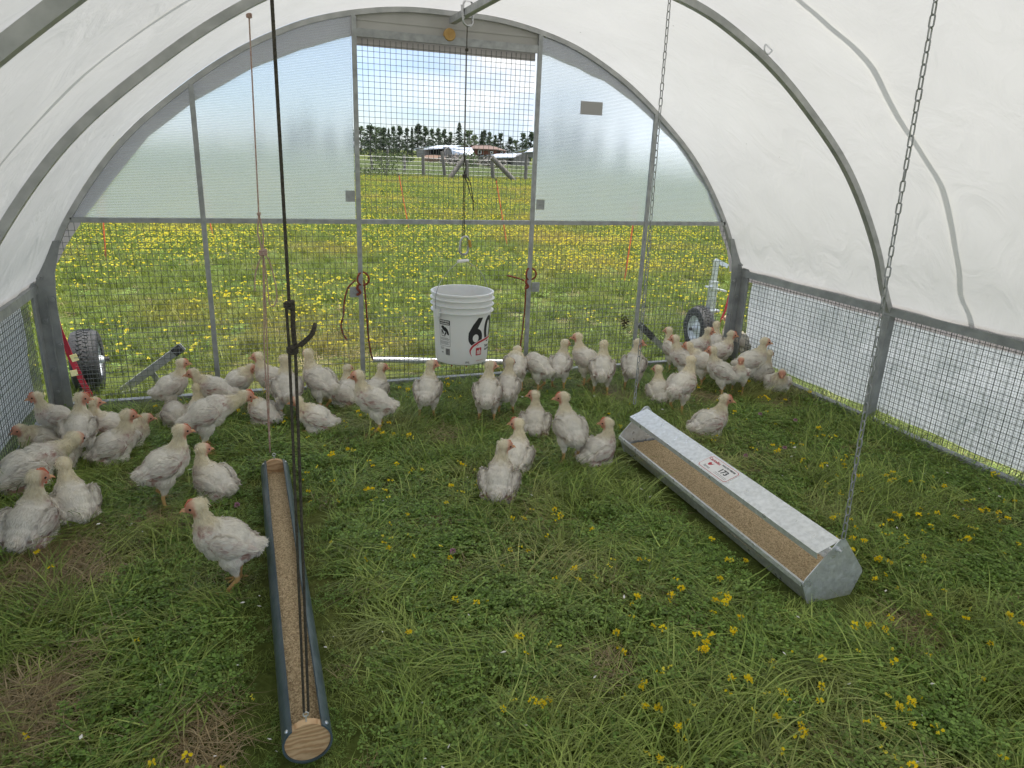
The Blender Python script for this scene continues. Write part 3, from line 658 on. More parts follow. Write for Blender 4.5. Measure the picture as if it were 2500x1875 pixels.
# wheels outside
def wheel(cx, cy, cz, r_, w_, face, cam_ang):
    Mx = Matrix.Translation((cx, cy, cz)) @ Matrix.Rotation(cam_ang, 4, 'Z') @ Matrix.Rotation(PI/2*face, 4, 'Y')
    b = MB(); h_ = w_/2; ri = r_*.58
    b.lathe([(ri, h_*.75), (ri*1.03, h_*.92), (r_*.80, h_), (r_*.93, h_*.86), (r_*.985, h_*.5), (r_, 0), (r_*.985, -h_*.5), (r_*.93, -h_*.86), (r_*.8, -h_), (ri, -h_*.9)], 64, Mx)
    t = b.build('wheel', M['tyre'], coop, True)
    c = MB()
    for k in range(40):
        for s2 in (-1, 1):
            a = 2*PI*(k+.5*(s2 > 0))/40
            c.box((-.008*r_/.17, -.2*w_ if s2 < 0 else .03*w_, r_*.985), (.008*r_/.17, -.03*w_ if s2 < 0 else .2*w_, r_*1.02), Mx @ Matrix.Rotation(a, 4, 'Z') @ Matrix.Rotation(-PI/2, 4, 'X') @ Matrix.Rotation(s2*.4, 4, 'Z'))
    c.build('tread', M['tyre'], t)
    c = MB(); c.lathe([(0, h_*1.15), (r_*.10, h_*1.15), (r_*.13, h_*.95), (r_*.14, h_*.55), (r_*.40, h_*.35), (r_*.50, h_*.55), (r_*.585, h_*.80), (r_*.60, h_*.86), (r_*.57, h_*.3), (r_*.5, -h_*.8)], 40, Mx); c.build('rim', M['white_rim'], t, True)
    c = MB(); c.lathe([(0, h_*1.5), (r_*.07, h_*1.5), (r_*.075, h_*1.16)], 12, Mx); c.build('axle_end', M['black'], t, True)
wheel(3.27, 4.50, .165, .175, .11, -1, R(-6))
wheel(-.895, 4.52, .168, .178, .15, 1, R(4))
# lifting brackets and jack arms
def P3(px, py, y): return at(px, py, y=y)
j = MB(); a, c = P3(395, 748, 4.42), P3(232, 868, 4.42); j.bar(c, a, .045, .012, up=(0,1,0)); ja = j.build('jack_arm', M['galv'], coop)
j = MB(); j.bar(a-(a-c)*.02, a+(a-c).normalized()*.02-(a-c)*.16, .05, .022, up=(0,1,0)); j.build('grip', M['black'], ja)
j = MB(); j.bar(P3(325, 800, 4.43), P3(352, 838, 4.43), .03, .010, up=(0,1,0)); j.bar(P3(226, 872, 4.34), P3(372, 866, 4.34), .01, .05, up=(0,0,1)); j.bar(P3(226, 872, 4.34)+Vector((0,0,.02)), P3(300, 850, 4.38), .008, .06, up=(0,0,1)); j.build('jack_base', M['galv'], coop)
j = MB(); a, c = P3(1380, 700, 4.42), P3(1470, 788, 4.42); j.bar(c, a, .04, .012, up=(0,1,0)); ja = j.build('jack_arm', M['galv'], coop)
j = MB(); j.bar(a, a+(c-a)*.32, .045, .022, up=(0,1,0)); j.build('grip', M['black'], ja)
j = MB(); j.bar(P3(1437, 755, 4.43), P3(1420, 800, 4.43), .025, .01, up=(0,1,0)); j.build('jack_base', M['galv'], coop)
j = MB(); yb = 4.5; a = P3(1548, 562, yb); j.bar((a.x, yb, .16), (a.x, yb, a.z-.16), .05, .05); j.bar((a.x, yb, a.z-.16), (a.x, yb, a.z), .032, .032)
j.bar((a.x-.01, yb, a.z), (a.x+.09, yb-.02, a.z-.045), .03, .02, up=(0,1,0)); j.bar((a.x-.06, yb, a.z-.20), (a.x+.10, yb-.02, a.z-.235), .05, .012); j.box((a.x-.07, yb-.04, .30), (a.x+.06, yb+.04, .315))
j.build('wheel_bracket', M['galv_light'], coop)
j = MB(); a = P3(118, 655, 4.5); j.bar((a.x-.02, 4.5, .2), (a.x-.02, 4.5, a.z), .05, .05); j.build('wheel_bracket', M['galv_light'], coop)
# strap (top-level: it is tied on)
st = MB(); pts = [P3(116, 672, 4.30), P3(128, 712, 4.31), P3(152, 770, 4.33), P3(178, 825, 4.33), P3(207, 876, 4.33)]
for p, q in zip(pts[:-1], pts[1:]): st.bar(p, q, .030, .004, up=(0,1,0))
so_ = st.build('ratchet_strap', M['redstrap']); tag(so_, 'wide red strap with yellow tags slanting across the left wheel', 'strap')
for (px, py), (qx, qy) in (((157, 766), (164, 780)), ((158, 800), (162, 812))):
    c = MB(); c.bar(P3(px, py, 4.318), P3(qx, qy, 4.318), .034, .003, up=(0,1,0)); c.build('strap_tag', M['yellow'], so_)
st = MB(); pts = [P3(1577, 632, 4.42), P3(1566, 672, 4.42), P3(1558, 690, 4.42)]
for p, q in zip(pts[:-1], pts[1:]): st.bar(p, q, .016, .004, up=(0,1,0))
st.tube([pts[-1], P3(1550, 715, 4.42)], .003, 5)
tag(st.build('ratchet_strap', M['redstrap']), 'short red strap hanging from the bracket above the right wheel', 'strap')
# tow bar and its ropes
def curve(P, n=8):
    P = [Vector(p) for p in P]; out = []
    for i in range(len(P)-1):
        p0 = P[max(i-1, 0)]; p1, p2 = P[i], P[i+1]; p3 = P[min(i+2, len(P)-1)]
        for k in range(n):
            t = k/n; out.append(.5*((2*p1)+(p2-p0)*t+(2*p0-5*p1+4*p2-p3)*t*t+(3*p1-p0-3*p2+p3)*t**3))
    return out+[P[-1]]
tl_, tr_ = P3(806, 777, 4.32), P3(1128, 783, 4.25)
b = MB(); b.tube([tl_, tr_], .019, 14); tag(b.build('tow_bar', M['galv_light'], smooth=True), 'bright galvanised tube hanging low outside the end wall on red ropes', 'tube')
def loop_rope(cx, cz, s_, tail, down):
    b = MB(); y = D-.02
    ring = [Vector((cx+.034*math.cos(t), y-.012*math.cos(2*t), cz+.038*math.sin(t))) for t in [k*2*PI/14 for k in range(14)]]
    b.tube(ring, .0058, 8, True)
    b.tube(curve([Vector((cx+s_*.03, y-.012, cz-.03)), Vector((cx+s_*.036, y-.018, cz-.05)), Vector((cx+s_*.02, y-.018, cz-.075)), Vector((cx+s_*.038, y-.01, cz-.09))]), .0075, 8)
    b.tube(curve(tail), .0052, 8); b.tube(curve(down), .0052, 8); return b.build('rope', M['redrope'], smooth=True)
q = lambda px, py: at(px, py, y=D+.03)
kL = q(781, 596); kR = q(1140, 586)
tag(loop_rope(kL.x, kL.z-.01, -1, [q(768, 605), q(752, 622), q(744, 650), q(742, 680), q(737, 700), q(740, 718), q(750, 735)], [q(786, 605), q(791, 660), q(795, 720), q(801, 762), tl_]), 'red rope looped on the left door bar with a long curling tail', 'rope', 'red ropes tied on the door bars')
tag(loop_rope(kR.x, kR.z-.01, -1, [q(1132, 606), q(1122, 602), q(1108, 598), q(1095, 595)], [q(1136, 615), q(1134, 660), q(1128, 720), q(1122, 765), tr_]), 'red rope looped on the right door bar with a short sideways tail', 'rope', 'red ropes tied on the door bars')
# droppings / leaves caught in the mesh
dl = MB(); c = at(1348, 695, y=D+.01)
for k in range(26):
    p = c+Vector((random.gauss(0, .018), random.gauss(0, .004), random.gauss(-.005, .022))); a = Vector((random.gauss(0, 1), .3*random.gauss(0, 1), random.gauss(0, 1))).normalized()*.012; e = a.cross(Vector((0, 1, .3))).normalized()*.006
    dl.add([p-a, p+e, p+a, p-e], [(0, 1, 2, 3)])
tag(dl.build('dead_leaf', mat('brown_leaf', (.05,.035,.022), .9)), 'dark withered leaf clump caught in the end mesh beside the third bar', 'leaf')

# ------------------------------------------------------------------ cords and chains
def knot(b, p, r_, n=3):
    for k in range(n): b.tube([Vector(p)+Vector((r_*math.cos(t), r_*math.sin(t)*.8, (k-1)*r_*.55+.25*r_*math.sin(t+k))) for t in [q_*2*PI/10 for q_ in range(10)]], r_*.55, 6, True)
HK = Vector((.057, 1.375, .145))
yb = 1.36
cord = MB(); T = P3(590, -8, yb); K1 = P3(625, 658, yb); K2 = P3(632, 755, yb)
top = K1+(T-K1)*1.09; zt = 1.80
top = Vector((.073, yb, archz(.073)-.036))
cord.tube([top, K1], .0031, 8); knot(cord, K1, .007); knot(cord, K2, .0075)
cord.tube([K1+Vector((-.006,0,0)), K2+Vector((-.006,0,0)), HK+Vector((-.005,0,.02))], .0028, 6)
cord.tube(curve([K1+Vector((.006,0,0)), (K1+K2)/2+Vector((.004,.0,0)), K2+Vector((.005,0,0))]), .0046, 8); cord.tube([K2+Vector((.005,0,0)), HK+Vector((.005,0,.02))], .0030, 6)
cord.tube(curve([K2, P3(650, 742, yb-.01), P3(672, 722, yb-.02), P3(680, 700, yb-.02), P3(676, 722, yb-.03), P3(650, 748, yb-.02)]), .0034, 6)
tag(cord.build('hanging_cord', M['cord'], smooth=True), 'thick black knotted cord holding up the near end of the pipe trough', 'cord')
yp = 2.93; pk = MB()
top = Vector((.07, yp, archz(.07)-.036)); a0 = P3(538, 34, yp); a1 = P3(559, 462, yp); a2 = P3(568, 545, yp); a3 = Vector((.041, yp-.01, .16))
pk.tube([top, a0, a1], .0026, 6); knot(pk, a0, .007); knot(pk, a1, .005); knot(pk, a2, .011)
for dx in (-.008, .006): pk.tube([a1, (a1+a2)/2+Vector((dx*1.5, 0, 0)), a2], .003, 6)
for dx in (-.008, .004): pk.tube([a2, (a2+a3)/2+Vector((dx, 0, 0)), a3], .0026, 6)
pk.tube(curve([a2, P3(552, 590, yp), P3(551, 628, yp)]), .0025, 6)
pk.tube(curve([a2, P3(580, 560, yp), P3(592, 600, yp), P3(598, 640, yp), P3(592, 660, yp), P3(582, 655, yp), P3(577, 610, yp), a2]), .0024, 6)
tag(pk.build('hanging_cord', M['pink'], smooth=True), 'thin faded pink cord with a bunched knot above the far end of pipe trough', 'cord')
def chain(name, path, label, pitch=.0285, wr=.0021):
    b = MB(); P = curve(path, 30); L_ = [0]
    for p, q_ in zip(P[:-1], P[1:]): L_.append(L_[-1]+(q_-p).length)
    n = int(L_[-1]/pitch)
    def pos(s_):
        i = min(len(P)-2, int(np.searchsorted(L_, s_))-1 if s_ > 0 else 0); i = max(0, i); t = (s_-L_[i])/max(1e-9, L_[i+1]-L_[i]); return P[i].lerp(P[i+1], t)
    for k in range(n):
        c = pos((k+.5)*pitch); d = (pos(min(L_[-1], (k+.9)*pitch))-pos((k+.1)*pitch)).normalized(); a = R(40) if k % 2 else R(-50); a += random.gauss(0, .15)
        s1 = d.orthogonal().normalized(); s1.rotate(Matrix.Rotation(a, 3, d))
        h2 = pitch*.5+wr*.4; w2 = pitch*.22
        ring = [c+d*(h2-w2)*(1 if math.sin(t) > 0 else -1)+d*math.sin(t)*w2+s1*math.cos(t)*w2 for t in [(q_+.5)*2*PI/12 for q_ in range(12)]]
        b.tube(ring, wr, 6, True)
    return tag(b.build(name, M['galv'], smooth=True), label, 'chain')
chain('chain', [(1.735, 1.56, archz(1.735)-.036), (1.75, 1.55, 1.27), (1.762, 1.54, .85), (1.775, 1.54, .55), (1.79, 1.54, .222)], 'steel link chain hanging to the near end of the metal trough', .0300, .0024)
chain('chain', [(1.70, 2.81, archz(1.70)-.036), (1.708, 2.81, 1.40), (1.72, 2.81, .80), (1.722, 2.81, .25)], 'steel link chain hanging to the far end of the metal trough', .0300, .0023)
# bucket line
BX, BY = 1.153, 3.844
cb = MB()
def carab(b, c, w_, h_, r_, tilt=0, ax=0):
    pts = []
    for k in range(28):
        t = 2*PI*k/28; x = math.cos(t)*w_*(1-.22*math.sin(t)) ; z = (h_-w_)*(1 if math.sin(t) > 0 else -1)+math.sin(t)*w_
        v = Vector((x, 0, z)); v.rotate(Euler((0, tilt, ax))); pts.append(Vector(c)+v)
    b.tube(pts, r_, 8, True)
c1 = Vector((BX+.003, BY, 2.075)); carab(cb, c1, .030, .062, .0055, .0, R(20)); cb.tube([c1+Vector((-.033,-.008,.03)), c1+Vector((-.026,-.008,-.03))], .009, 8)
o = cb.build('carabiner', M['carab'], smooth=True); tag(o, 'steel carabiner clipped round the ridge bar above the door', 'carabiner')
z1 = P3(1003, 380, BY).z; z0 = P3(1003, 512, BY).z
cc = MB(); cc.tube([(BX, BY, 2.02), (BX-.002, BY, z1+.10)], .0028, 6); knot(cc, (BX, BY, 1.90), .006); knot(cc, (BX-.002, BY, z1+.10), .0045); knot(cc, (BX, BY, z1), .009)
for dx in (-.006, .006): cc.tube([(BX-.002, BY, z1+.10), (BX+dx, BY, z1+.05), (BX, BY, z1)], .0026, 6)
for dx in (-.004, .004): cc.tube([(BX+dx, BY, z1), (BX+dx, BY, z0)], .0024, 6)
cc.tube(curve([(BX, BY, z1), P3(1015, 392, BY), P3(1021, 430, BY), P3(1023, 455, BY)]), .0026, 6); cc.tube(curve([(BX, BY, z1), P3(1011, 400, BY), P3(1018, 425, BY), P3(1026, 438, BY)]), .0024, 6)
tag(cc.build('hanging_cord', M['cord'], smooth=True), 'black cord with two loose ends holding up the white bucket', 'cord')
cb = MB(); c2 = P3(1003, 530, BY); carab(cb, c2, .026, .050, .0058, .12, R(10)); o = cb.build('carabiner', M['carab'], smooth=True); tag(o, 'steel carabiner with yellow gate hooked on the bucket handle', 'carabiner')
g_ = MB(); g_.tube([c2+Vector((.027,-.005,.03)), c2+Vector((.034,-.005,-.010))], .0085, 8); g_.build('gate', M['gold'], o, True)
# bucket
bk = empty('bucket', (BX, BY, .24), 'white plastic pail printed with a large black 60, hanging in the doorway', 'bucket')
RT, RB_, ZB, ZT = .172, .150, .238, .645
b = MB(); prof = [(0, .004), (RB_-.03, .004), (RB_-.012, .0), (RB_-.003, .006), (RB_, .02)]
def rad(z): return RB_+(RT-RB_)*(z-.02)/(.385)
for z in (.10, .2, .28): prof.append((rad(z), z))
for z in (.302, .338, .372): prof += [(rad(z), z-.004), (rad(z)+.014, z-.002), (rad(z)+.015, z+.001), (rad(z)+.002, z+.004)]
prof += [(rad(.39), .393), (rad(.39)+.010, .397), (rad(.39)+.010, .407), (rad(.39)+.004, .410), (rad(.39)-.003, .408), (rad(.39)-.004, .39), (RB_-.004, .02), (0, .018)]
b.lathe(prof, 72); body = b.build('pail', M['bucket'], None, True); body.parent = bk; body.location = (0, 0, 0)
view = math.atan2(-BY, -BX)              # angle of the bucket side that faces the camera
def on_pail(u, z, off=.0009):
    a = view+u/.16; r_ = rad(z)+off; return Vector((r_*math.cos(a), r_*math.sin(a), z))
def put_decal(name, polys, m):
    """polys: list of 2D polygons in (u, z); tessellated in strips so that they follow the pail"""
    bm = bmesh.new()
    for k, poly in enumerate(polys):
        vs = [bm.verts.new((u, z, 0)) for u, z in poly]
        try: bm.faces.new(vs)
        except ValueError: pass
    bmesh.ops.triangulate(bm, faces=bm.faces)
    for _ in range(3):
        le = [e for e in bm.edges if abs(e.verts[0].co.x-e.verts[1].co.x) > .009]
        if not le: break
        bmesh.ops.subdivide_edges(bm, edges=le, cuts=1); bmesh.ops.triangulate(bm, faces=bm.faces)
    for v in bm.verts: v.co = on_pail(v.co.x, v.co.y)
    me = bpy.data.meshes.new(name); bm.to_mesh(me); bm.free(); me.materials.append(m)
    o = bpy.data.objects.new(name, me); COL.objects.link(o); o.parent = bk; return o
def ell(cx, cz, rx, rz, n=28, a0=0, a1=2*PI): return [(cx+rx*math.cos(a0+(a1-a0)*k/n), cz+rz*math.sin(a0+(a1-a0)*k/n)) for k in range(n+1 if a1-a0 < 6.28 else n)]
def ring(cx, cz, rx, rz, ix, iz, n=28, a0=0, a1=2*PI, icx=None, icz=None):
    icx = cx if icx is None else icx; icz = cz if icz is None else icz; out = []
    for k in range(n):
        t0 = a0+(a1-a0)*k/n; t1 = a0+(a1-a0)*(k+1)/n
        out.append([(cx+rx*math.cos(t0), cz+rz*math.sin(t0)), (cx+rx*math.cos(t1), cz+rz*math.sin(t1)), (icx+ix*math.cos(t1), icz+iz*math.sin(t1)), (icx+ix*math.cos(t0), icz+iz*math.sin(t0))])
    return out
def text_polys(s_, size, cx, cz, bold=0.0, shear=0, sx=1):
    cu = bpy.data.curves.new('t', 'FONT'); cu.body = s_; cu.size = size; cu.offset = bold; cu.shear = shear; cu.align_x = 'CENTER'; cu.align_y = 'CENTER'; cu.resolution_u = 3
    o = bpy.data.objects.new('t', cu); COL.objects.link(o); dg = bpy.context.evaluated_depsgraph_get(); me = bpy.data.meshes.new_from_object(o.evaluated_get(dg))
    ps = [[(cx+me.vertices[i].co.x*sx, cz+me.vertices[i].co.y) for i in p.vertices] for p in me.polygons]
    bpy.data.objects.remove(o); bpy.data.curves.remove(cu); bpy.data.meshes.remove(me); return ps
Z6 = .166
put_decal('number_print', ring(.084, Z6, .046, .052, .0195, .023, 30, icz=Z6-.004)+[[(.0395, Z6+.03), (.038, Z6+.008), (.066, Z6+.01), (.092, Z6+.045), (.128, Z6+.112), (.096, Z6+.114), (.064, Z6+.075)]], M['ink'])
put_decal('number_print', ring(.186, Z6+.040, .043, .078, .0175, .050, 30), M['ink'])
AP = [(.064,.054),(.052,.072),(.047,.094),(.060,.117),(.085,.133),(.111,.144),(.16,.153),(.215,.158)]
AC = [tuple(v) for v in curve([Vector((u, z, 0)) for u, z in AP], 5)]; arc = []
for k in range(len(AC)-1):
    a, c = AC[k], AC[k+1]; d = Vector((c[0]-a[0], c[1]-a[1])).normalized(); w0, w1 = .0005+.0115*min(1, k/12), .0005+.0115*min(1, (k+1)/12)
    arc.append((a, c, d, w0, w1))
o = put_decal('white_swoosh', [[(a[0]+d.y*(w0+.006), a[1]-d.x*(w0+.006)), (c[0]+d.y*(w1+.006), c[1]-d.x*(w1+.006)), (c[0]-d.y*.003, c[1]+d.x*.003), (a[0]-d.y*.003, a[1]+d.x*.003)] for a, c, d, w0, w1 in arc], M['sticker'])
for v in o.data.vertices: v.co.x *= 1.005; v.co.y *= 1.005
o = put_decal('red_arc', [[(a[0]+d.y*w0, a[1]-d.x*w0), (c[0]+d.y*w1, c[1]-d.x*w1), (c[0], c[1]), (a[0], a[1])] for a, c, d, w0, w1 in arc], M['redink'])
for v in o.data.vertices: v.co.x *= 1.010; v.co.y *= 1.010
EU, EZ, ES, ET = .110, .081, .021, .0225
put_decal('red_emblem', [[(EU+x*ES, EZ+z*ET) for x, z in ((-1,-.85),(-.85,-1),(.85,-1),(1,-.85),(1,.85),(.85,1),(-.85,1),(-1,.85))]], M['redink'])
def rr_(x0, z0, x1, z1): return [(EU+x0*ES, EZ+z0*ET), (EU+x1*ES, EZ+z0*ET), (EU+x1*ES, EZ+z1*ET), (EU+x0*ES, EZ+z1*ET)]
o = put_decal('emblem_letters', [rr_(-.62,-.72,-.40,.30), rr_(-.40,.08,-.10,.30), rr_(-.22,-.72,-.02,.08), rr_(.06,-.72,.26,.72), rr_(.26,.08,.56,.30), rr_(.42,-.72,.64,.08)], M['sticker'])
for v in o.data.vertices: v.co.x *= 1.006; v.co.y *= 1.006
put_decal('print_text', text_polys('Years', .022, .182, .106, .0010), M['ink']); put_decal('print_text', text_polys('Anniversary', .019, .205, .085, .0008), M['ink'])
put_decal('print_text', text_polys('19 L', .015, .037, .021, .0006), M['ink']); put_decal('red_text', text_polys('homehardware.ca', .009, .128, .027), M['redink'])
UC = -.103
def LB(P): return [(UC+p[0]*1.25, p[1]*1.06+.017) for p in P]
u0 = 0.0
put_decal('warning_label', [LB(P) for P in [[(u0-.026, .232), (u0+.026, .232), (u0+.029, .229), (u0+.029, .205), (u0-.029, .205), (u0-.029, .229)]]
  + [[(u0-.029, .204), (u0-.0278, .204), (u0-.0278, .088), (u0-.029, .088)], [(u0+.0278, .204), (u0+.029, .204), (u0+.029, .088), (u0+.0278, .088)], [(u0-.029, .088), (u0+.029, .088), (u0+.029, .0892), (u0-.029, .0892)]]
  + [ell(u0-.010, .193, .009, .007, 14), [(u0-.018, .188), (u0+.004, .194), (u0+.016, .182), (u0+.022, .165), (u0+.024, .150), (u0+.016, .152), (u0+.008, .168), (u0-.004, .172)], [(u0-.02,.176),(u0-.012,.178),(u0-.004,.158),(u0-.010,.152)], [(u0+.004,.170),(u0+.010,.160),(u0+.002,.144),(u0-.002,.150)], [(u0-.020,.168),(u0-.018,.168),(u0-.015,.142),(u0-.017,.142)], [(u0-.017,.142),(u0+.002,.142),(u0+.002,.145),(u0-.017,.145)]]
  + [[(u0-.026, z), (u0+.022+.004*math.sin(z*900), z), (u0+.022+.004*math.sin(z*900), z+.0014), (u0-.026, z+.0014)] for z in (.132,.127,.122,.113,.108,.103,.098)]
  + [[(u0-.027, z), (u0-.004, z), (u0-.004, z+.0013), (u0-.027, z+.0013)] for z in (.079,.074,.069)]
  + [[(u0+.004+k*.0026, .040), (u0+.0055+k*.0026, .040), (u0+.0055+k*.0026, .076), (u0+.004+k*.0026, .076)] for k in range(9)]
  + [[(u0-.020, .050), (u0-.010, .050), (u0-.010, .054), (u0-.020, .054)]]], M['ink'])
for tx_, sz_, zz_ in (('WARNING', .013, .2545), ('AVERTISSEMENT', .0085, .2415)):
    o = put_decal('label_text', text_polys(tx_, sz_, UC, zz_, .0004), M['sticker'])
    for v in o.data.vertices: v.co.x *= 1.006; v.co.y *= 1.006
hd = MB(); ears = view-R(45)
e1 = Vector((math.cos(view-R(52)), math.sin(view-R(52)), 0))*(rad(.3)+.017); e2 = -e1; apex = Vector((0, 0, .575))
e1z, e2z = e1+Vector((0,0,.30)), e2+Vector((0,0,.30))
hd.tube(curve([e1z, e1*1.02+Vector((0,0,.40)), e1*.72+Vector((0,0,.50)), e1*.12+apex, e2*.12+apex, e2*.72+Vector((0,0,.50)), e2*1.02+Vector((0,0,.40)), e2z]), .0020, 6)
h = hd.build('handle', M['galv'], None, True); h.parent = bk
hd = MB(); hd.tube([e1*.2+apex+Vector((0,0,.0)), e2*.2+apex], .009, 8); h = hd.build('handle_grip', M['sticker'], None, True); h.parent = bk
for e in (e1z, e2z):
    hd = MB(); a = math.atan2(e.y, e.x); hd.box((-.012, -.022, -.022), (.004, .022, .022), Matrix.Translation(e) @ Matrix.Rotation(a, 4, 'Z')); h = hd.build('handle_ear', M['bucket']); h.parent = bk
for du in (-.055, .03):
    hd = MB(); hd.lathe([(0, -.026), (.004, -.026), (.006, -.016), (.010, -.013), (.010, .003)], 10, Matrix.Translation((du*math.cos(view+PI/2)+.07*math.cos(view), du*math.sin(view+PI/2)+.07*math.sin(view), 0))); h = hd.build('drinker_nipple', M['redink'], None, True); h.parent = bk

# ------------------------------------------------------------------ pipe trough
pt_ = empty('pipe_trough', (.055, 2.1, 0), 'slate blue half-open pipe feeder with round wooden ends, full of feed', 'trough')
PY0, PY1, PCX, PCZ, PR = 1.372, 2.93, .056, .076, .057
b = MB(); V = []; n = 34; half = R(142)
for y in [PY0+(PY1-PY0)*k/30 for k in range(31)]:
    for rr2 in (PR, PR-.0045):
        for k in range(n+1):
            a = -PI/2-half+2*half*k/n; op = 1+(.03*math.sin((y-PY0)/(PY1-PY0)*PI) if abs(k-n/2) > n*.3 else 0)
            V.append((PCX+rr2*math.cos(a)*op, y, PCZ+rr2*math.sin(a)))
m_ = n+1
F = []
for j in range(30):
    o = j*2*m_; p = o+2*m_
    for k in range(n): F += [(o+k, o+k+1, p+k+1, p+k), (o+m_+k, p+m_+k, p+m_+k+1, o+m_+k+1)]
    F += [(o, p, p+m_, o+m_), (o+n, o+m_+n, p+m_+n, p+n)]
for o in (0, 60*m_):
    F += [(o+k, o+k+1, o+m_+k+1, o+m_+k) for k in range(n)]
b.add(V, F); b.build('pipe', M['pipe'], pt_, True)
for y, nm in ((PY0+.004, 0), (PY1-.022, 1)):
    b = MB(); pr = PR-.0045-.0008; b.lathe([(0, 0), (pr, 0), (pr, .018), (0, .018)], 48, Matrix.Translation((PCX, y+.018, PCZ)) @ Matrix.Rotation(PI/2, 4, 'X')); b.build('wooden_end', M['wood'], pt_, True)
for sx in (-1, 1):
    for y in (PY0+.013, PY1-.013):
        b = MB(); a = R(38); b.lathe([(0, .003), (.004, .003), (.005, 0)], 8, Matrix.Translation((PCX+sx*(PR)*math.cos(a), y, PCZ+PR*math.sin(a))) @ Matrix.Rotation(sx*R(52), 4, 'Y')); b.build('screw', M['galv_light'], pt_, True)
for y in (PY0+.013, PY1-.013):
    b = MB(); b.tube([(PCX, y, PCZ+PR-.006), (PCX, y, PCZ+PR+.010)], .002, 6); b.tube([Vector((PCX+.006*math.cos(t), y, PCZ+PR+.016+.006*math.sin(t))) for t in [k*PI/6 for k in range(12)]], .0016, 6, True); b.build('eye_screw', M['galv_light'], pt_, True)
def feed_surface(name, x0f, x1f, y0, y1, zf, parent, nx=26, ny=150):
    V = []
    for j in range(ny+1):
        y = y0+(y1-y0)*j/ny; a, c = x0f(y), x1f(y)
        for i in range(nx+1):
            x = a+(c-a)*i/nx; V.append((x, y, zf(x, y, i/nx)+.0030*noise.noise(Vector((x*120, y*120, 0)))+.0022*random.random()))
    b = MB(); b.add(V, [(j*(nx+1)+i, j*(nx+1)+i+1, (j+1)*(nx+1)+i+1, (j+1)*(nx+1)+i) for j in range(ny) for i in range(nx)])
    return b.build(name, M['feed'], parent, True)
def feed_mat():
    m = bpy.data.materials.new('grain_feed'); m.use_nodes = True; t = m.node_tree; N = t.nodes; K = t.links.new; bs = N['Principled BSDF']; bs.inputs['Roughness'].default_value = .85
    c = N.new('ShaderNodeTexCoord'); v = N.new('ShaderNodeTexVoronoi'); v.inputs['Scale'].default_value = 260; K(c.outputs['Object'], v.inputs[0])
    r = N.new('ShaderNodeValToRGB'); e = r.color_ramp.elements; e[0].color = (.24,.15,.07,1); e[1].color = (.82,.64,.40,1); q = e.new(.5); q.color = (.55,.41,.235,1); K(v.outputs['Color'], r.inputs[0]); K(r.outputs[0], bs.inputs['Base Color'])
    u = N.new('ShaderNodeBump'); u.inputs['Strength'].default_value = .9; u.inputs['Distance'].default_value = .004; u.invert = True; K(v.outputs['Distance'], u.inputs['Height']); K(u.outputs[0], bs.inputs['Normal'])
    return m
M['feed'] = feed_mat()
pw = lambda z: math.sqrt(max(0, (PR-.0045)**2-(z-PCZ)**2))
def fz(y): return PCZ-.006+.010*math.sin((y-PY0)*2.2)-.010*max(0, 1-(y-PY0)/.35)
feed_surface('feed', lambda y: PCX-pw(fz(y))+.001+.020*max(0, 1-(y-PY0)/.55)*(.8+.5*noise.noise(Vector((y*30, 0, 0)))), lambda y: PCX+pw(fz(y))-.001-.010*max(0, 1-(y-PY0)/1.1)*(1+.9*noise.noise(Vector((y*26, 5, 0)))), PY0+.023, PY1-.023, lambda x, y, t: fz(y)+.004*math.sin(t*PI)-.004*t, pt_)

# ------------------------------------------------------------------ galvanised trough
gt = empty('metal_trough', (1.78, 2.17, 0), 'long shiny galvanised sheet feeder with a sloped cover strip and number label, full of feed', 'trough')
GY0, GY1 = 1.545, 2.805
def wall(P, name, m=None, t=.0025, y0=GY0, y1=GY1):
    b = MB(); n = len(P); V = []
    for y in (y0, y1):
        for k, (x, z) in enumerate(P): V.append((x, y, z+.022*(y-GY0)/(GY1-GY0)))
        for k, (x, z) in enumerate(P):
            a = P[max(0, k-1)]; c = P[min(n-1, k+1)]; d = Vector((c[0]-a[0], c[1]-a[1])).normalized(); V.append((x-d.y*t, y, z+d.x*t+.022*(y-GY0)/(GY1-GY0)))
    F = []
    for k in range(n-1): F += [(k, k+1, 2*n+k+1, 2*n+k), (n+k, 3*n+k, 3*n+k+1, n+k+1)]
    F += [(0, 2*n, 3*n, n), (n-1, 2*n-1, 4*n-1, 3*n-1)]+[(k, n+k, n+k+1, k+1) for k in range(n-1)]+[(2*n+k, 2*n+k+1, 3*n+k+1, 3*n+k) for k in range(n-1)]
    b.add(V, F); return b.build(name, m or M['trough'], gt)
wall([(1.661,.072),(1.650,.076),(1.652,.088),(1.658,.088),(1.690,.006),(1.872,.006),(1.904,.088),(1.910,.088),(1.912,.076),(1.901,.072)], 'trough_body')
wall([(1.703,.166),(1.699,.186),(1.790,.220),(1.800,.196)], 'cover_strip', t=.002, y0=GY0+.004, y1=GY1-.004)
ends = [(1.688,.0),(1.876,.0),(1.908,.080),(1.905,.098),(1.808,.222),(1.800,.230),(1.782,.230),(1.772,.222),(1.662,.100),(1.652,.084)]
for y0_, y1_, dz in ((GY0-.0035, GY0-.0005, 0), (GY1+.0005, GY1+.0035, .022)):
    b = MB(); b.prism([(x, z+dz) for x, z in ends], y0_, y1_); b.build('end_plate', M['trough'], gt)
b = MB(); b.lathe([(0, .020), (.005, .020), (.005, .008), (.009, .008), (.009, 0)], 10, Matrix.Translation((1.775, GY0-.0035, .195)) @ Matrix.Rotation(PI/2, 4, 'X')); b.build('bolt', M['galv_light'], gt, True)
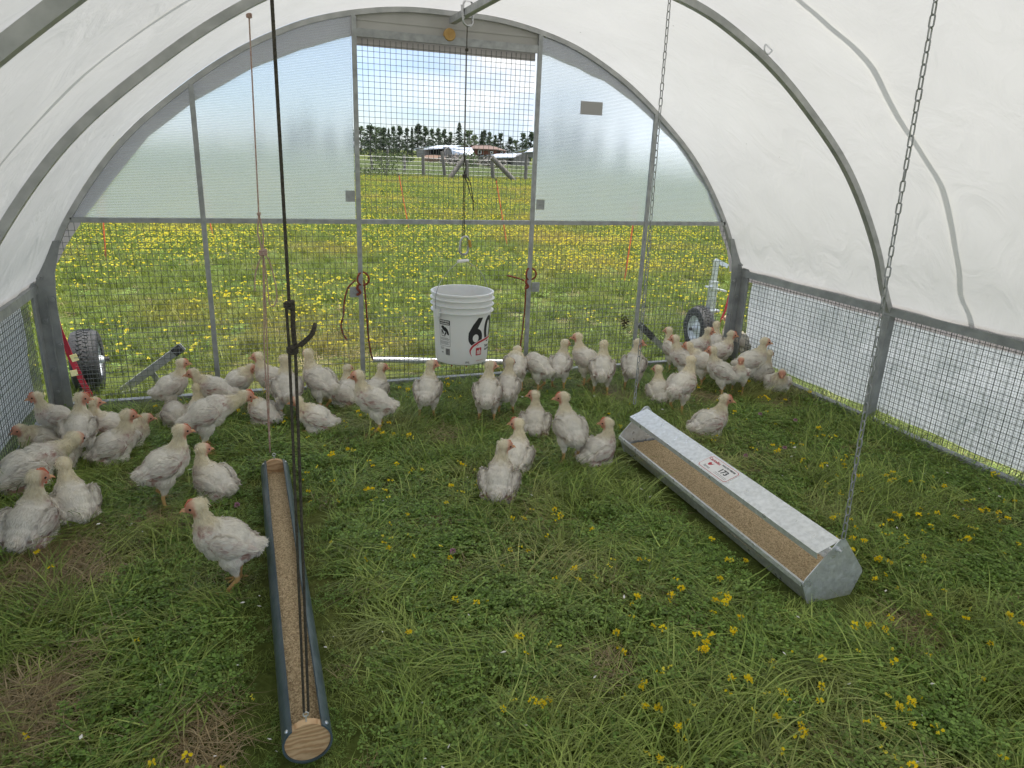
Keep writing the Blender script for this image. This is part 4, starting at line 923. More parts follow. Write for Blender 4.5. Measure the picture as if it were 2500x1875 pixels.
feed_surface('feed', lambda y: 1.6745+.0, lambda y: 1.8885, GY0+.01, GY1-.01, lambda x, y, t: .044+.022*(y-GY0)/(GY1-GY0)+.006*t+.004*math.sin(y*9), gt, 44, 170)
# sticker on the cover strip
def on_strip(u, v, off=.0004):
    """u along the trough from the far end (metres), v across (0..1)"""
    y = GY1-u; x = 1.699+(1.790-1.699)*v; z = .186+(.220-.186)*v+.022*(y-GY0)/(GY1-GY0)
    nrm = Vector((-(.034), 0, .091)).normalized(); return Vector((x, y, z))+nrm*(.0022+off)
LU0, LU1 = .555, .745
def strip_decal(name, polys, m, off):
    b = MB()
    for poly in polys: b.add([on_strip(u, v, off) for u, v in poly], [tuple(range(len(poly)))])
    o = b.build(name, m, gt); return o
def rrect(u0_, u1_, v0_, v1_, cu=.008, cv=.09): return [(u0_+cu, v0_), (u1_-cu, v0_), (u1_, v0_+cv), (u1_, v1_-cv), (u1_-cu, v1_), (u0_+cu, v1_), (u0_, v1_-cv), (u0_, v0_+cv)]
strip_decal('label', [rrect(LU0, LU1, .06, .94)], M['sticker'], .0004)
strip_decal('label_border', [rrect(LU0+.004, LU1-.004, .10, .90)], M['redink'], .0007)
strip_decal('label_face', [rrect(LU0+.006, LU1-.006, .12, .88)], M['sticker'], .0010)
W_ = .097
def tpoly(s_, size, cu, cv, bold=0.0): return [[(u, v/W_) for u, v in [(p[0], p[1]+cv*W_) for p in poly]] for poly in text_polys(s_, size, cu, 0, bold)]
strip_decal('label_number', tpoly('173', .034, LU0+.130, .48, .0012), M['ink'], .0013)
strip_decal('label_text', tpoly('POULTRY FEEDER', .0105, LU0+.130, .76, .0005), M['ink'], .0013)
strip_decal('label_text', tpoly('farms', .017, LU0+.048, .26), M['ink'], .0013)
strip_decal('label_lines', [[(LU0+.100, v), (LU0+.175, v), (LU0+.175, v+.012), (LU0+.100, v+.012)] for v in (.20, .27)], M['ink'], .0013)
strip_decal('label_logo', tpoly('Cackellac', .019, LU0+.045, .72, .0006)+[[(LU0+.036, .40), (LU0+.044, .36), (LU0+.056, .46), (LU0+.060, .58), (LU0+.050, .50), (LU0+.042, .58), (LU0+.034, .52)]], M['redink'], .0013)

# ------------------------------------------------------------------ chickens
def chick_mat():
    m = bpy.data.materials.new('chicken_feathers'); m.use_nodes = True; t = m.node_tree; N = t.nodes; K = t.links.new; bs = N['Principled BSDF']; bs.inputs['Roughness'].default_value = .85; bs.inputs['Specular IOR Level'].default_value = .2
    bs.inputs['Sheen Weight'].default_value = .25; bs.inputs['Sheen Roughness'].default_value = .5
    a = N.new('ShaderNodeVertexColor'); a.layer_name = 'col'
    c = N.new('ShaderNodeTexCoord'); n = N.new('ShaderNodeTexNoise'); n.inputs['Scale'].default_value = 26; n.inputs['Detail'].default_value = 6; K(c.outputs['Object'], n.inputs[0])
    r = N.new('ShaderNodeMapRange'); r.inputs['From Min'].default_value = .3; r.inputs['From Max'].default_value = .7; r.inputs['To Min'].default_value = .90; r.inputs['To Max'].default_value = 1.05; K(n.outputs[0], r.inputs[0])
    oi = N.new('ShaderNodeObjectInfo'); r3 = N.new('ShaderNodeMapRange'); r3.inputs['To Min'].default_value = .90; r3.inputs['To Max'].default_value = 1.03; K(oi.outputs['Random'], r3.inputs[0])
    mm = N.new('ShaderNodeMath'); mm.operation = 'MULTIPLY'; K(r.outputs[0], mm.inputs[0]); K(r3.outputs[0], mm.inputs[1])
    h = N.new('ShaderNodeHueSaturation'); K(mm.outputs[0], h.inputs['Value']); K(a.outputs[0], h.inputs['Color']); K(h.outputs[0], bs.inputs['Base Color'])
    n2 = N.new('ShaderNodeTexNoise'); n2.inputs['Scale'].default_value = 110; n2.inputs['Detail'].default_value = 4; K(c.outputs['Object'], n2.inputs[0])
    u = N.new('ShaderNodeBump'); u.inputs['Strength'].default_value = .55; u.inputs['Distance'].default_value = .004; K(n2.outputs[0], u.inputs['Height']); K(u.outputs[0], bs.inputs['Normal'])
    tr = N.new('ShaderNodeBsdfTranslucent'); K(h.outputs[0], tr.inputs[0]); ms = N.new('ShaderNodeMixShader'); ms.inputs[0].default_value = .26; K(bs.outputs[0], ms.inputs[1]); K(tr.outputs[0], ms.inputs[2]); K(ms.outputs[0], N['Material Output'].inputs[0])
    return m
M['chick'] = chick_mat()
M['comb'] = mat('red_comb_skin', (.60,.13,.07), .55, 0, (.66,.24,.13), 90, sss=.2)
M['beak'] = mat('horn_beak', (.62,.36,.18), .4, 0, (.68,.30,.16), 120)
M['eye'] = mat('dark_eye', (.015,.010,.008), .12)
def ico(bm, loc, rad3, rot=(0,0,0), sub=3):
    mt = Matrix.Translation(loc) @ Euler(rot).to_matrix().to_4x4() @ Matrix.Diagonal((*rad3, 1))
    bmesh.ops.create_icosphere(bm, subdivisions=sub, radius=1, matrix=mt)
def limb(bm, a, b, r0, r1, n=5):
    a, b = Vector(a), Vector(b); k = max(2, int((b-a).length/(min(r0, r1)*.45)))
    for i in range(k+1):
        t = i/k; ico(bm, a.lerp(b, t), (r0+(r1-r0)*t,)*3, sub=2 if r0 > .012 else 1)
NECKS = {'up': ((.070,.212), (.080,.284)), 'mid': ((.076,.205), (.104,.248)), 'fwd': ((.10,.190), (.165,.212)), 'low': ((.105,.165), (.145,.115)), 'tuck': ((.072,.190), (.092,.228))}
CH = {}
def chicken_mesh(sit, neck, turn, seed):
    key = (sit, neck, turn, seed)
    if key in CH: return CH[key]
    rs = random.Random(hash((sit, neck, turn, seed)) if False else (seed*7919+int(turn*10)+len(neck)*31+(5 if sit else 0)))
    bm = bmesh.new(); lift = -.088 if sit else .020
    pit = R(-15 if sit else -17)        # breast up
    z0 = .160+lift
    def Q(x, y, z): return (x, y, z+lift)
    wide = 1.13 if sit else 1.0
    ico(bm, Q(.004, 0, .158), (.070, .062*wide, .066), (0, pit, 0))
    ico(bm, Q(.032, 0, .160), (.050, .057*wide, .062), (0, pit, 0))
    ico(bm, Q(-.038, 0, .132), (.046, .053*wide, .052), (0, pit, 0))
    ico(bm, Q(-.066, 0, .130), (.032, .036, .034), (0, R(-8), 0)); ico(bm, Q(-.084, 0, .137), (.024, .021, .018), (0, R(22), 0))
    for s_ in (-1, 1):
        ico(bm, Q(.0, s_*.059*wide, .166), (.054, .0190, .034), (0, pit-.12, s_*.10))
        ico(bm, Q(-.046, s_*.043*wide, .146), (.032, .012, .020), (0, pit-.22, -s_*.22))
        if sit:
            ico(bm, Q(.012, s_*.046, .116), (.048, .034, .034), (0, 0, 0)); ico(bm, Q(-.032, s_*.042, .112), (.044, .034, .032), (0, 0, 0))
            for k, (dx, dy) in enumerate(((.030, .012), (.034, -.002), (.024, -.014))): limb(bm, (.05, s_*.040, .012), (.05+dx, s_*(.040+dy), .010), .0055, .0045)
        else:
            ico(bm, Q(-.004, s_*.036, .112), (.036, .029, .044), (0, R(15), 0)); ico(bm, Q(-.010, s_*.037, .080), (.019, .017, .026), (0, R(10), 0))
            fx = .004 + (.022 if (s_ > 0) == (seed % 2 == 0) else -.012)
            limb(bm, (-.014, s_*.038, .082), (-.022, s_*.040, .056), .0115, .0090); limb(bm, (-.022, s_*.040, .056), (fx-.01, s_*.042, .016), .0088, .0078)
            for dx, dy in ((.046, .0), (.036, .026), (.036, -.024), (-.022, .004)): limb(bm, (fx-.01, s_*.042, .014), (fx-.01+dx, s_*(.042+dy), .011), .0070, .0050)
    (nx, nz1), (hx, hz) = NECKS[neck]
    tr = R(turn); nrm = Vector((hx-nx, 0, 0)); 
    nb = Vector(Q(.046, 0, .180)); n1_ = Vector((nx, 0, nz1+lift)); sh = Vector((math.cos(tr), math.sin(tr), 0))
    hc = Vector((nx, 0, 0))+sh*(hx-nx)*.9; hc.z = hz+lift
    if neck == 'fwd' or neck == 'low': hc = Vector((hx, math.sin(tr)*.03, hz+lift))
    ksz = 14
    for i in range(ksz+1):
        t = i/ksz; p = nb*(1-t)**2+2*n1_*t*(1-t)+hc*t*t; rr2 = .038*(1-t)**1.6+.0215
        ico(bm, p, (rr2, rr2*.95, rr2), sub=2)
    hd_dir = sh.copy(); tilt = {'low': -.9, 'fwd': -.12}.get(neck, -.10)
    F3 = (sh+Vector((0,0,tilt))).normalized(); S3 = Vector((0,0,1)).cross(F3).normalized(); U3 = F3.cross(S3)
    hm = Matrix((F3, S3, U3)).transposed().to_4x4(); hm.translation = hc; hm = hm @ Matrix.Scale(1.22, 4)
    def hico(loc, r_): bmesh.ops.create_icosphere(bm, subdivisions=2, radius=1, matrix=hm @ Matrix.Translation(loc) @ Matrix.Diagonal((*r_, 1)))
    hico((.004, 0, .005), (.0275, .0215, .0225)); hico((.018, 0, .000), (.017, .0125, .0135)); hico((.010, 0, -.008), (.015, .011, .009))
    me = bpy.data.meshes.new('chicken'); bm.to_mesh(me); bm.free()
    o = bpy.data.objects.new('tmp', me); COL.objects.link(o)
    md = o.modifiers.new('r', 'REMESH'); md.mode = 'VOXEL'; md.voxel_size = .0036; md.use_smooth_shade = True
    sm = o.modifiers.new('s', 'SMOOTH'); sm.factor = .5; sm.iterations = 2
    dg = bpy.context.evaluated_depsgraph_get(); me2 = bpy.data.meshes.new_from_object(o.evaluated_get(dg)); bpy.data.objects.remove(o); bpy.data.meshes.remove(me)
    n = len(me2.vertices); co_ = np.empty(n*3, np.float32); me2.vertices.foreach_get('co', co_); co_ = co_.reshape(-1, 3); no = np.empty(n*3, np.float32); me2.vertices.foreach_get('normal', no); no = no.reshape(-1, 3)
    Hinv = np.array(hm.inverted()); hl = co_ @ Hinv[:3, :3].T+Hinv[:3, 3]
    feather = np.array((.95,.905,.81)); cream = np.array((.92,.84,.63)); pink = np.array((.50,.27,.23)); face = np.array((.68,.29,.19)); leg = np.array((.74,.47,.19))
    col = np.tile(feather, (n, 1)); zl = co_[:, 2]-lift
    def sstep(a, b, x): t = np.clip((x-a)/(b-a), 0, 1); return t*t*(3-2*t)
    dn = np.linalg.norm((co_-np.array(hc)), axis=1)
    wn = sstep(.10, .045, dn)[:, None]; col = col*(1-wn)+cream*wn
    off = Vector((seed*3.1, turn*.1, 0))
    nzv = np.array([noise.noise(Vector(c)*22+off) for c in co_]); nz2 = np.array([noise.noise(Vector(c)*70+off) for c in co_])
    # bare pink skin: under the wings' lower edge, on the rump and beside the neck
    wy = np.abs(co_[:, 1]); under = np.exp(-((zl-(.140+.38*(co_[:, 0]+.02)))/.009)**2)*sstep(.036, .050, wy)*(co_[:, 0] < .06)*(co_[:, 0] > -.09)*1.2
    rump = np.exp(-(((co_[:, 0]+.055)/.030)**2+((zl-.125)/.028)**2))*1.0; side = np.exp(-(((co_[:, 0]-.02)/.045)**2+((zl-.178)/.012)**2))*sstep(.042, .055, wy)*.8
    nkl = np.exp(-(((co_[:, 0]-.072)/.028)**2+((zl-.205)/.022)**2))*.8
    amt = (1.0, .5, .8, .35)[seed % 4]
    bare = np.clip((under*.9+rump+side+nkl)*amt*(.62+.8*nzv+1.9*nz2+.25*np.sin(zl*1100+co_[:, 0]*500)), 0, .9)[:, None]; col = col*(1-bare)+pink*bare
    fm = (sstep(.033, .019, np.linalg.norm(hl-np.array((.016, 0, .0)), axis=1))*sstep(.0, .012, hl[:, 0]+.002))[:, None]*.9; col = col*(1-fm)+face*fm
    legm = (sstep(.074, .064, co_[:, 2]) if not sit else sstep(.022, .016, co_[:, 2])*(co_[:, 0] > .05))[:, None]; col = col*(1-legm)+leg*legm
    dirt = (sstep(.125, .085, zl)*np.clip(.35+1.2*nzv, 0, 1)*.5*(1.3 if seed % 3 == 0 else .6))[:, None]*(1-legm); col = col*(1-dirt)+np.array((.50,.41,.28))*dirt
    # feathers: small vanes lying back over the body, finer fluff on the neck
    me2.calc_loop_triangles(); nt_ = len(me2.loop_triangles); tri = np.empty(nt_*3, np.int32); me2.loop_triangles.foreach_get('vertices', tri); tri = tri.reshape(-1, 3)
    r2 = np.random.default_rng(seed*13+int(turn)+700); pick = r2.integers(0, nt_, 5200); c3 = co_[tri[pick]].mean(1); n3 = no[tri[pick]].mean(1); n3 /= np.linalg.norm(n3, axis=1)[:, None]+1e-9; cc_ = col[tri[pick]].mean(1)
    if sit: keep = ~((c3[:, 2] < .022) & (c3[:, 0] > .05))
    else: keep = c3[:, 2] > .078
    hl3 = c3 @ Hinv[:3, :3].T+Hinv[:3, 3]; keep &= ~((hl3[:, 0] > .006) & (np.linalg.norm(hl3, axis=1) < .045)); keep &= ~((bare[tri[pick]].mean(1)[:, 0] > .38) & (r2.random(len(pick)) < .85))
    c3, n3, cc_ = c3[keep], n3[keep], cc_[keep]; m3 = len(c3)
    dneck = np.linalg.norm(c3-np.array(hc), axis=1); isn = (dneck < .085); 
    flow = np.tile(np.array((-1., 0, -.35)), (m3, 1)); flow[isn] = np.array((-.35, 0, -1.)); flow[c3[:, 2]-lift < .12] = np.array((-.4, 0, -1.)); flow += r2.normal(0, .22, (m3, 3))
    flow -= n3*(flow*n3).sum(1)[:, None]; flow /= np.linalg.norm(flow, axis=1)[:, None]+1e-9
    tail = c3[:, 0] < -.080; zl3 = c3[:, 2]-lift; flow[(np.abs(c3[:, 1]) > .046) & (zl3 > .128) & (zl3 < .205) & (c3[:, 0] < .045)] += np.array((-1.2, 0, .15))-0.0; flow -= n3*(flow*n3).sum(1)[:, None]; flow /= np.linalg.norm(flow, axis=1)[:, None]+1e-9
    ln = np.where(isn, r2.uniform(.008, .018, m3), np.where(tail, r2.uniform(.014, .026, m3), r2.uniform(.010, .020, m3))); wd = np.where(isn, .0014, np.where(tail, .0040, .0042))
    rz = np.where(isn, r2.uniform(.002, .0075, m3), r2.uniform(.0006, .0028, m3)); rz = np.where(tail, r2.uniform(.002, .008, m3), rz); wing = (np.abs(c3[:, 1]) > .046) & (zl3 > .128) & (zl3 < .205) & (c3[:, 0] < .045) & (c3[:, 0] > -.075) & ~isn; ln = np.where(wing, r2.uniform(.018, .032, m3), ln); wd = np.where(wing, .0068, wd); rz = np.where(wing, r2.uniform(.0022, .0052, m3), rz)
    sd = np.cross(n3, flow); base = c3-n3*.0006; mid = c3+flow*(ln*.55)[:, None]+n3*(rz*.8)[:, None]; tip = c3+flow*ln[:, None]+n3*rz[:, None]
    fv = np.stack([base-sd*(wd*.4)[:, None], base+sd*(wd*.4)[:, None], mid+sd*(wd*.5)[:, None], tip, mid-sd*(wd*.5)[:, None]], 1).reshape(-1, 3)
    np_ = len(me2.polygons); lt = np.empty(np_, np.int32); me2.polygons.foreach_get('loop_total', lt); nl = len(me2.loops); lv = np.empty(nl, np.int32); me2.loops.foreach_get('vertex_index', lv)
    allv = np.concatenate([co_, fv]); fidx = (np.arange(m3)[:, None]*5+np.arange(5)).astype(np.int32)+n
    me3 = bpy.data.meshes.new('chicken'); me3.vertices.add(len(allv)); me3.vertices.foreach_set('co', allv.astype(np.float32).ravel())
    loops = np.concatenate([lv, fidx.ravel()]); tot = np.concatenate([lt, np.full(m3, 5, np.int32)]); me3.loops.add(len(loops)); me3.loops.foreach_set('vertex_index', loops)
    me3.polygons.add(len(tot)); st = np.concatenate([[0], np.cumsum(tot)[:-1]]).astype(np.int32); me3.polygons.foreach_set('loop_start', st); me3.polygons.foreach_set('loop_total', tot)
    me3.update(calc_edges=True); me3.polygons.foreach_set('use_smooth', np.concatenate([np.ones(np_, bool), np.zeros(m3, bool)]))
    fcol = np.repeat(cc_*.75+np.array((.93,.90,.83))*.25, 5, 0); fcol *= np.where(wing, r2.uniform(.90, 1.05, m3), r2.uniform(.95, 1.05, m3)).repeat(5)[:, None]
    ca = me3.color_attributes.new('col', 'FLOAT_COLOR', 'POINT'); allc = np.concatenate([col, fcol]); ca.data.foreach_set('color', np.concatenate([allc, np.ones((len(allc), 1))], 1).astype(np.float32).ravel())
    me3.materials.append(M['chick']); bpy.data.meshes.remove(me2)
    CH[key] = (me3, hm.copy()); return CH[key]
def head_bits():
    b = MB(); V = [(.018,-.0055,-.001),(.018,.0055,-.001),(.018,.004,.008),(.018,-.004,.008),(.030,-.003,.0),(.030,.003,.0),(.030,0,.006),(.0385,0,-.0045)]
    b.add([(x*1.12+.007, y*1.15, z*1.1-.003) for x, y, z in V], [(0,1,2,3),(0,4,5,1),(1,5,6,2),(3,6,4,0),(2,6,3),(4,7,5),(5,7,6),(6,7,4)])
    b.add([(.028,-.004,-.004),(.028,.004,-.004),(.041,0,-.0065),(.030,0,-.009)], [(0,1,2),(0,2,3),(1,3,2),(0,3,1)])
    bk_ = b; 
    c = MB(); P = [(.002,.0235),(.006,.0268),(.010,.0258),(.014,.0285),(.018,.0262),(.022,.0262),(.027,.0190),(.033,.0105),(.031,.0055),(.022,.012),(.012,.0175),(.004,.019)]
    n = len(P); c.add([(x, s_*.0019, z) for s_ in (-1, 1) for x, z in P], [tuple(range(n)), tuple(range(2*n-1, n-1, -1))]+[(k, (k+1) % n, n+(k+1) % n, n+k) for k in range(n)])
    w_ = MB(); w_.lathe([(0, .004), (.003, .003), (.0042, 0), (.003, -.005), (0, -.007)], 8, Matrix.Translation((.024, 0, -.013)) @ Matrix.Diagonal((1, .5, 1, 1)))
    e = MB()
    def mk(mb, nm, m):
        me = bpy.data.meshes.new(nm); me.from_pydata(mb.v, [], mb.f); me.materials.append(m); me.update(); return me
    e.lathe([(0, .0022), (.0024, .0016), (.0034, 0), (.0022, -.001), (0, -.0012)], 10, Matrix.Rotation(PI/2, 4, 'X'))
    return mk(bk_, 'beak', M['beak']), mk(c, 'comb', M['comb']), mk(w_, 'wattle', M['comb']), mk(e, 'eye', M['eye'])
BEAK, COMB, WATTLE, EYE = head_bits()
def chicken(px, py, heading, neck, turn, sit, scale, seed, label, comb=1.0, grp='white chickens flocked in the coop'):
    p = at(px, py, z=0); az_ = math.atan2(p.x, p.y)
    if sit:
        d = Vector((p.x, p.y, 0)).normalized(); p = p+d*.055
    me, hm = chicken_mesh(sit, neck, turn, seed)
    o = bpy.data.objects.new('chicken', me); COL.objects.link(o); o.location = (p.x, p.y, .004); o.rotation_euler = (0, 0, R(heading)-az_); o.scale = (scale,)*3
    tag(o, label, 'chicken', grp)
    for nm, m_, mt in (('beak', BEAK, Matrix()), ('comb', COMB, Matrix.Diagonal((1, 1.2, .80+.20*comb, 1))), ('wattle', WATTLE, Matrix()), ('eye', EYE, Matrix.Translation((.0175, .0182, .0055))), ('eye', EYE, Matrix.Translation((.0175, -.0182, .0055)))):
        if nm == 'wattle' and comb < 1: continue
        if nm == 'comb' and comb <= .3: continue
        c = bpy.data.objects.new(nm, m_); COL.objects.link(c); c.parent = o; c.matrix_local = hm @ mt
za = lambda x, y: (x*.2934, 752+y*.2934)          # sight points read off enlarged views of the photograph
zb = lambda x, y: (531+.2*x, 752+.2*y)
zc = lambda x, y: (973+.24*x, 708+.24*y)
zd = lambda x, y: (1371.5+.1867*x, 663.6+.1867*y)
GL = 'white chickens huddled in the left corner'; GM = 'white chickens along the end wall'; GR = 'white chickens crowded in the right corner'; GC = 'white chickens in the middle of the coop'
CK = [
 (*za(340,800), 185, 'tuck', 20, 1, 0.91, 1, 'chicken resting tight in the left corner, head turned to the mesh', .5, GL),
 (*za(470,740), 178, 'up', 0, 0, 0.86, 2, 'red-combed chicken by the left corner post facing left', 1, GL),
 (*za(620,860), 75, 'up', -80, 0, 0.94, 3, 'chicken seen from behind with head turned right, bright comb, left corner', 1, GL),
 (*za(830,690), 165, 'up', -150, 1, 0.91, 4, 'chicken looking back over its tail, behind the left corner pair', .3, GL),
 (*za(960,770), 10, 'tuck', 0, 1, 0.91, 5, 'chicken facing right, half hidden behind a resting chicken in the left corner', .5, GL),
 (*za(840,870), 8, 'up', -5, 1, 1.02, 6, 'large chicken resting on its side feathers facing right, left corner front', .8, GL),
 (*za(440,960), 20, 'mid', -20, 1, 0.96, 7, 'chicken with ruffled head bent down between neighbours in the left corner', 0, GL),
 (*za(215,1080), 15, 'fwd', 20, 1, 1.22, 8, 'big chicken cut by the left edge of the photo, back rounded', 0, GL),
 (*za(580,1310), 100, 'up', 10, 1, 1.01, 9, 'scruffy chicken seen from behind with raised tousled neck, beside a red-combed one', 0, GL),
 (*za(245,1490), 60, 'up', -45, 1, 1.08, 10, 'front left chicken with the reddest comb and a large bare pink rump', 1.5, GL),
 (*za(1235,1165), 12, 'up', 0, 0, 0.99, 12, 'tall clean chicken standing alone facing right, left of the pipe trough', .8, GC),
 (*za(1600,1125), 135, 'up', -110, 1, 0.94, 13, 'fluffy chicken resting beside the far end of the pipe trough, looking right', .4, GC),
 (*za(1540,770), 5, 'fwd', 0, 0, 1.08, 14, 'chicken stretching its neck low to the right, bright red comb', 1.6, GC),
 (*za(1270,500), 10, 'up', 0, 0, 0.91, 15, 'chicken beside the end wall stretching up to face right near the jack arm', .8, GM),
 (*za(1610,530), 175, 'mid', 0, 0, 0.96, 16, 'chicken facing left nose to nose with another beside the end wall', .3, GM),
 (*za(1470,620), 80, 'up', 15, 1, 0.96, 17, 'chicken seen from behind just above the long-necked one', 0, GM),
 (*za(1330,620), 120, 'low', 30, 1, 0.91, 18, 'round-backed chicken with its head hidden behind its neighbour, left group', 0, GM),
 (*za(1760,440), 5, 'tuck', -30, 0, 0.88, 19, 'chicken hunched by the base rail with its brown-faced head tucked low', 0, GM),
 (*za(1960,590), 140, 'mid', 40, 1, 0.91, 20, 'chicken with blotchy back resting just behind the pink cord', .4, GM),
 (*zb(320,640), 165, 'up', 0, 0, 0.94, 21, 'slim chicken standing behind the pink cord facing left', .3, GM),
 (*zb(470,780), 95, 'up', 0, 0, 1.01, 22, 'chicken seen from behind, crossed by the thick black cord', 0, GM),
 (*zb(830,700), 140, 'up', -20, 0, 1.04, 23, 'large chicken with long tail end seen from behind, right of the black cord', 0, GM),
 (*zb(1060,660), 160, 'low', 0, 1, 0.88, 24, 'chicken sitting with only its fluffy tail showing, behind a larger one', 0, GM),
 (*zb(1120,610), 100, 'up', -60, 1, 0.88, 25, 'chicken resting by the second door bar, face hidden behind its ruffled neck', 0, GM),
 (*zb(1410,935), 176, 'up', 0, 0, 1.02, 26, 'yellow-tinged chicken standing side on facing left, feet showing, tail raised', .5, GC),
 (*zb(1400,600), 60, 'up', -55, 1, 0.91, 27, 'chicken with spiky head feathers peering right behind the standing one', .6, GM),
 (*zb(790,935), 172, 'mid', 0, 1, 0.96, 28, 'chicken lying in the grass facing left with white fluffy tail up', .7, GC),
 (*zb(1960,780), 80, 'up', -70, 0, 0.96, 29, 'chicken standing alone below the bucket, rear view, head to the right', .9, GC),
 (*zc(325,870), 88, 'up', -60, 0, 1.00, 30, 'tall chicken seen from behind, nearer of the pair right of the bucket', .2, GC),
 (*zc(500,795), 85, 'up', -30, 0, 0.94, 31, 'chicken seen from behind, farther of the pair right of the bucket', 0, GC),
 (*zc(580,575), 95, 'tuck', -40, 0, 0.96, 32, 'bald-rumped chicken bending its head down under the right rope', 0, GM),
 (*zc(790,585), 150, 'low', 0, 0, 0.96, 33, 'chicken pecking with hidden head, left of two in the end wall row', 0, GM),
 (*zc(970,570), 75, 'up', -30, 0, 0.94, 34, 'pink-rumped chicken leaning right with small raised head by the end rail', 0, GM),
 (*zc(1210,530), 145, 'up', 20, 0, 1.00, 35, 'chicken looking out through the mesh to the left with long neck', .2, GM),
 (*zc(1345,620), 90, 'up', 5, 0, 1.00, 36, 'very white chicken seen squarely from behind with its neck straight up', 0, GM),
 (*zc(1625,580), 85, 'up', -80, 0, 0.98, 37, 'chicken seen from behind next to the hanging chain, looking right', .4, GM),
 (*zc(755,1000), 92, 'up', 70, 1, 0.96, 38, 'yellow-necked chicken sitting with bare pink back turned, looking left', .6, GC),
 (*zc(1060,1225), 120, 'up', 55, 0, 1.00, 39, 'tall chicken near the metal trough seen from behind, looking left', .9, GC),
 (*zc(1300,1275), 40, 'up', 125, 1, 0.98, 40, 'chicken sitting against the far end of the metal trough, face to the left', 1, GC),
 (*zc(570,1330), 75, 'up', 80, 1, 1.01, 41, 'chicken with an orange comb sitting behind a paler front one, facing left', 1.2, GC),
 (*zc(430,1580), 85, 'up', -60, 1, 1.02, 42, 'front middle chicken sitting with its tail to the camera, face to the right', .5, GC),
 (*zd(270,1140), 105, 'up', 40, 1, 0.94, 43, 'chicken sitting at the left edge of the right corner crowd, looking away', 0, GR),
 (*zd(490,1245), 55, 'up', 30, 0, 1.01, 44, 'chicken standing in front of the right corner crowd seen from behind', 0, GR),
 (*zd(420,760), 130, 'up', 20, 0, 0.91, 45, 'chicken at the back left of the right corner crowd near the wheel', 0, GR),
 (*zd(540,900), 165, 'up', 5, 0, 0.96, 46, 'orange-faced chicken facing left in the right corner crowd', .9, GR),
 (*zd(740,930), 168, 'mid', 0, 0, 0.96, 47, 'chicken with an alert lowered head facing left in the crowd middle', .7, GR),
 (*zd(670,740), 15, 'up', 0, 0, 0.94, 48, 'red-combed chicken in front of the right wheel facing right', 1.1, GR),
 (*zd(900,690), 100, 'up', -10, 0, 0.94, 49, 'chicken seen from behind below the wheel bracket, neck upright', 0, GR),
 (*zd(1120,610), 150, 'up', 0, 0, 0.96, 50, 'pale chicken looking left beside the right corner post', .2, GR),
 (*zd(1220,650), 170, 'tuck', 0, 0, 0.91, 51, 'chicken with red comb facing left just behind another at the corner', .9, GR),
 (*zd(920,800), 15, 'up', 0, 0, 0.96, 52, 'chicken facing right with orange face, centre of the right corner crowd', .9, GR),
 (*zd(970,1045), 172, 'up', 0, 0, 0.94, 53, 'pinkish chicken standing side on facing left at the front of the crowd', .9, GR),
 (*zd(1175,1015), 268, 'up', 0, 0, 0.79, 54, 'small thin chicken facing straight to the camera in the crowd', .2, GR),
 (*zd(1280,930), 20, 'up', 0, 0, 1.01, 55, 'large chicken facing right towards the side mesh', .2, GR),
 (*zd(1430,900), 60, 'up', 0, 1, 0.94, 56, 'chicken with dirty pink side and neck pointed straight up at the side wall', 0, GR),
 (*zd(1620,1015), 285, 'mid', -10, 1, 0.94, 57, 'plump chicken sitting against the right side wall facing the camera', .3, GR),
 (*zd(815,1530), 28, 'up', -18, 1, 1.02, 58, 'chicken resting behind the metal trough facing right, neat white feathers', .9, GC),
 (505, 1272, 172, 'up', 0, 0, 1.00, 60, 'nearest chicken, standing side on beside the pipe trough facing left', .9, GC),
]
for row in CK: chicken(*row)
# ------------------------------------------------------------------ field stakes, fence, farm and trees beyond
def stake(bx, by, tx, ty, label, short=None):
    p = at(bx, by, z=0); t = at(tx, ty, y=p.y); d = (t-p).normalized(); hh = max(.98, (t-p).length)
    b = MB(); b.tube([(p.x, p.y, -.05+gz(p.x, p.y)), tuple(Vector((p.x, p.y, 0))+d*hh)], .0085, 8); o = b.build('fence_stake', M['orange'], smooth=True); tag(o, label, 'stake', 'orange electric net stakes')
    e = MB(); q_ = Vector((p.x, p.y, 0))+d*hh; e.tube([q_, q_+d*.03], .011, 6); e.build('cap', M['black'], o, True)
stake(228, 560, 222, 470, 'orange plastic stake leaning in the field behind the left mesh panel')
stake(462, 514, 452, 470, 'orange plastic stake just left of the hanging pink cord, far field')
stake(885, 500, 862, 380, 'orange plastic stake in the left half of the doorway view')
stake(1097, 532, 1072, 390, 'orange plastic stake in the right half of the doorway view')
stake(1347, 615, 1368, 480, 'thick orange plastic stake behind the mesh left of the fourth bar')
fz_ = lambda x, y: (761+.184*x, 247.7+.184*y)
def post(bx, by, tx, ty, dist, r_, label):
    a = at(*fz_(bx, by), y=dist); t = at(*fz_(tx, ty), y=dist); a.z = min(a.z, gz(a.x, a.y))-.1
    b = MB(); n = 6; pts = [a.lerp(t, k/n)+Vector((random.gauss(0, .01), 0, 0)) for k in range(n+1)]; b.tube(pts, [r_*(1.1-.02*k) for k in range(n+1)], 10); o = b.build('fence_post', M['oldwood'], smooth=True); tag(o, label, 'fence post', 'weathered posts of the pasture fence'); return o
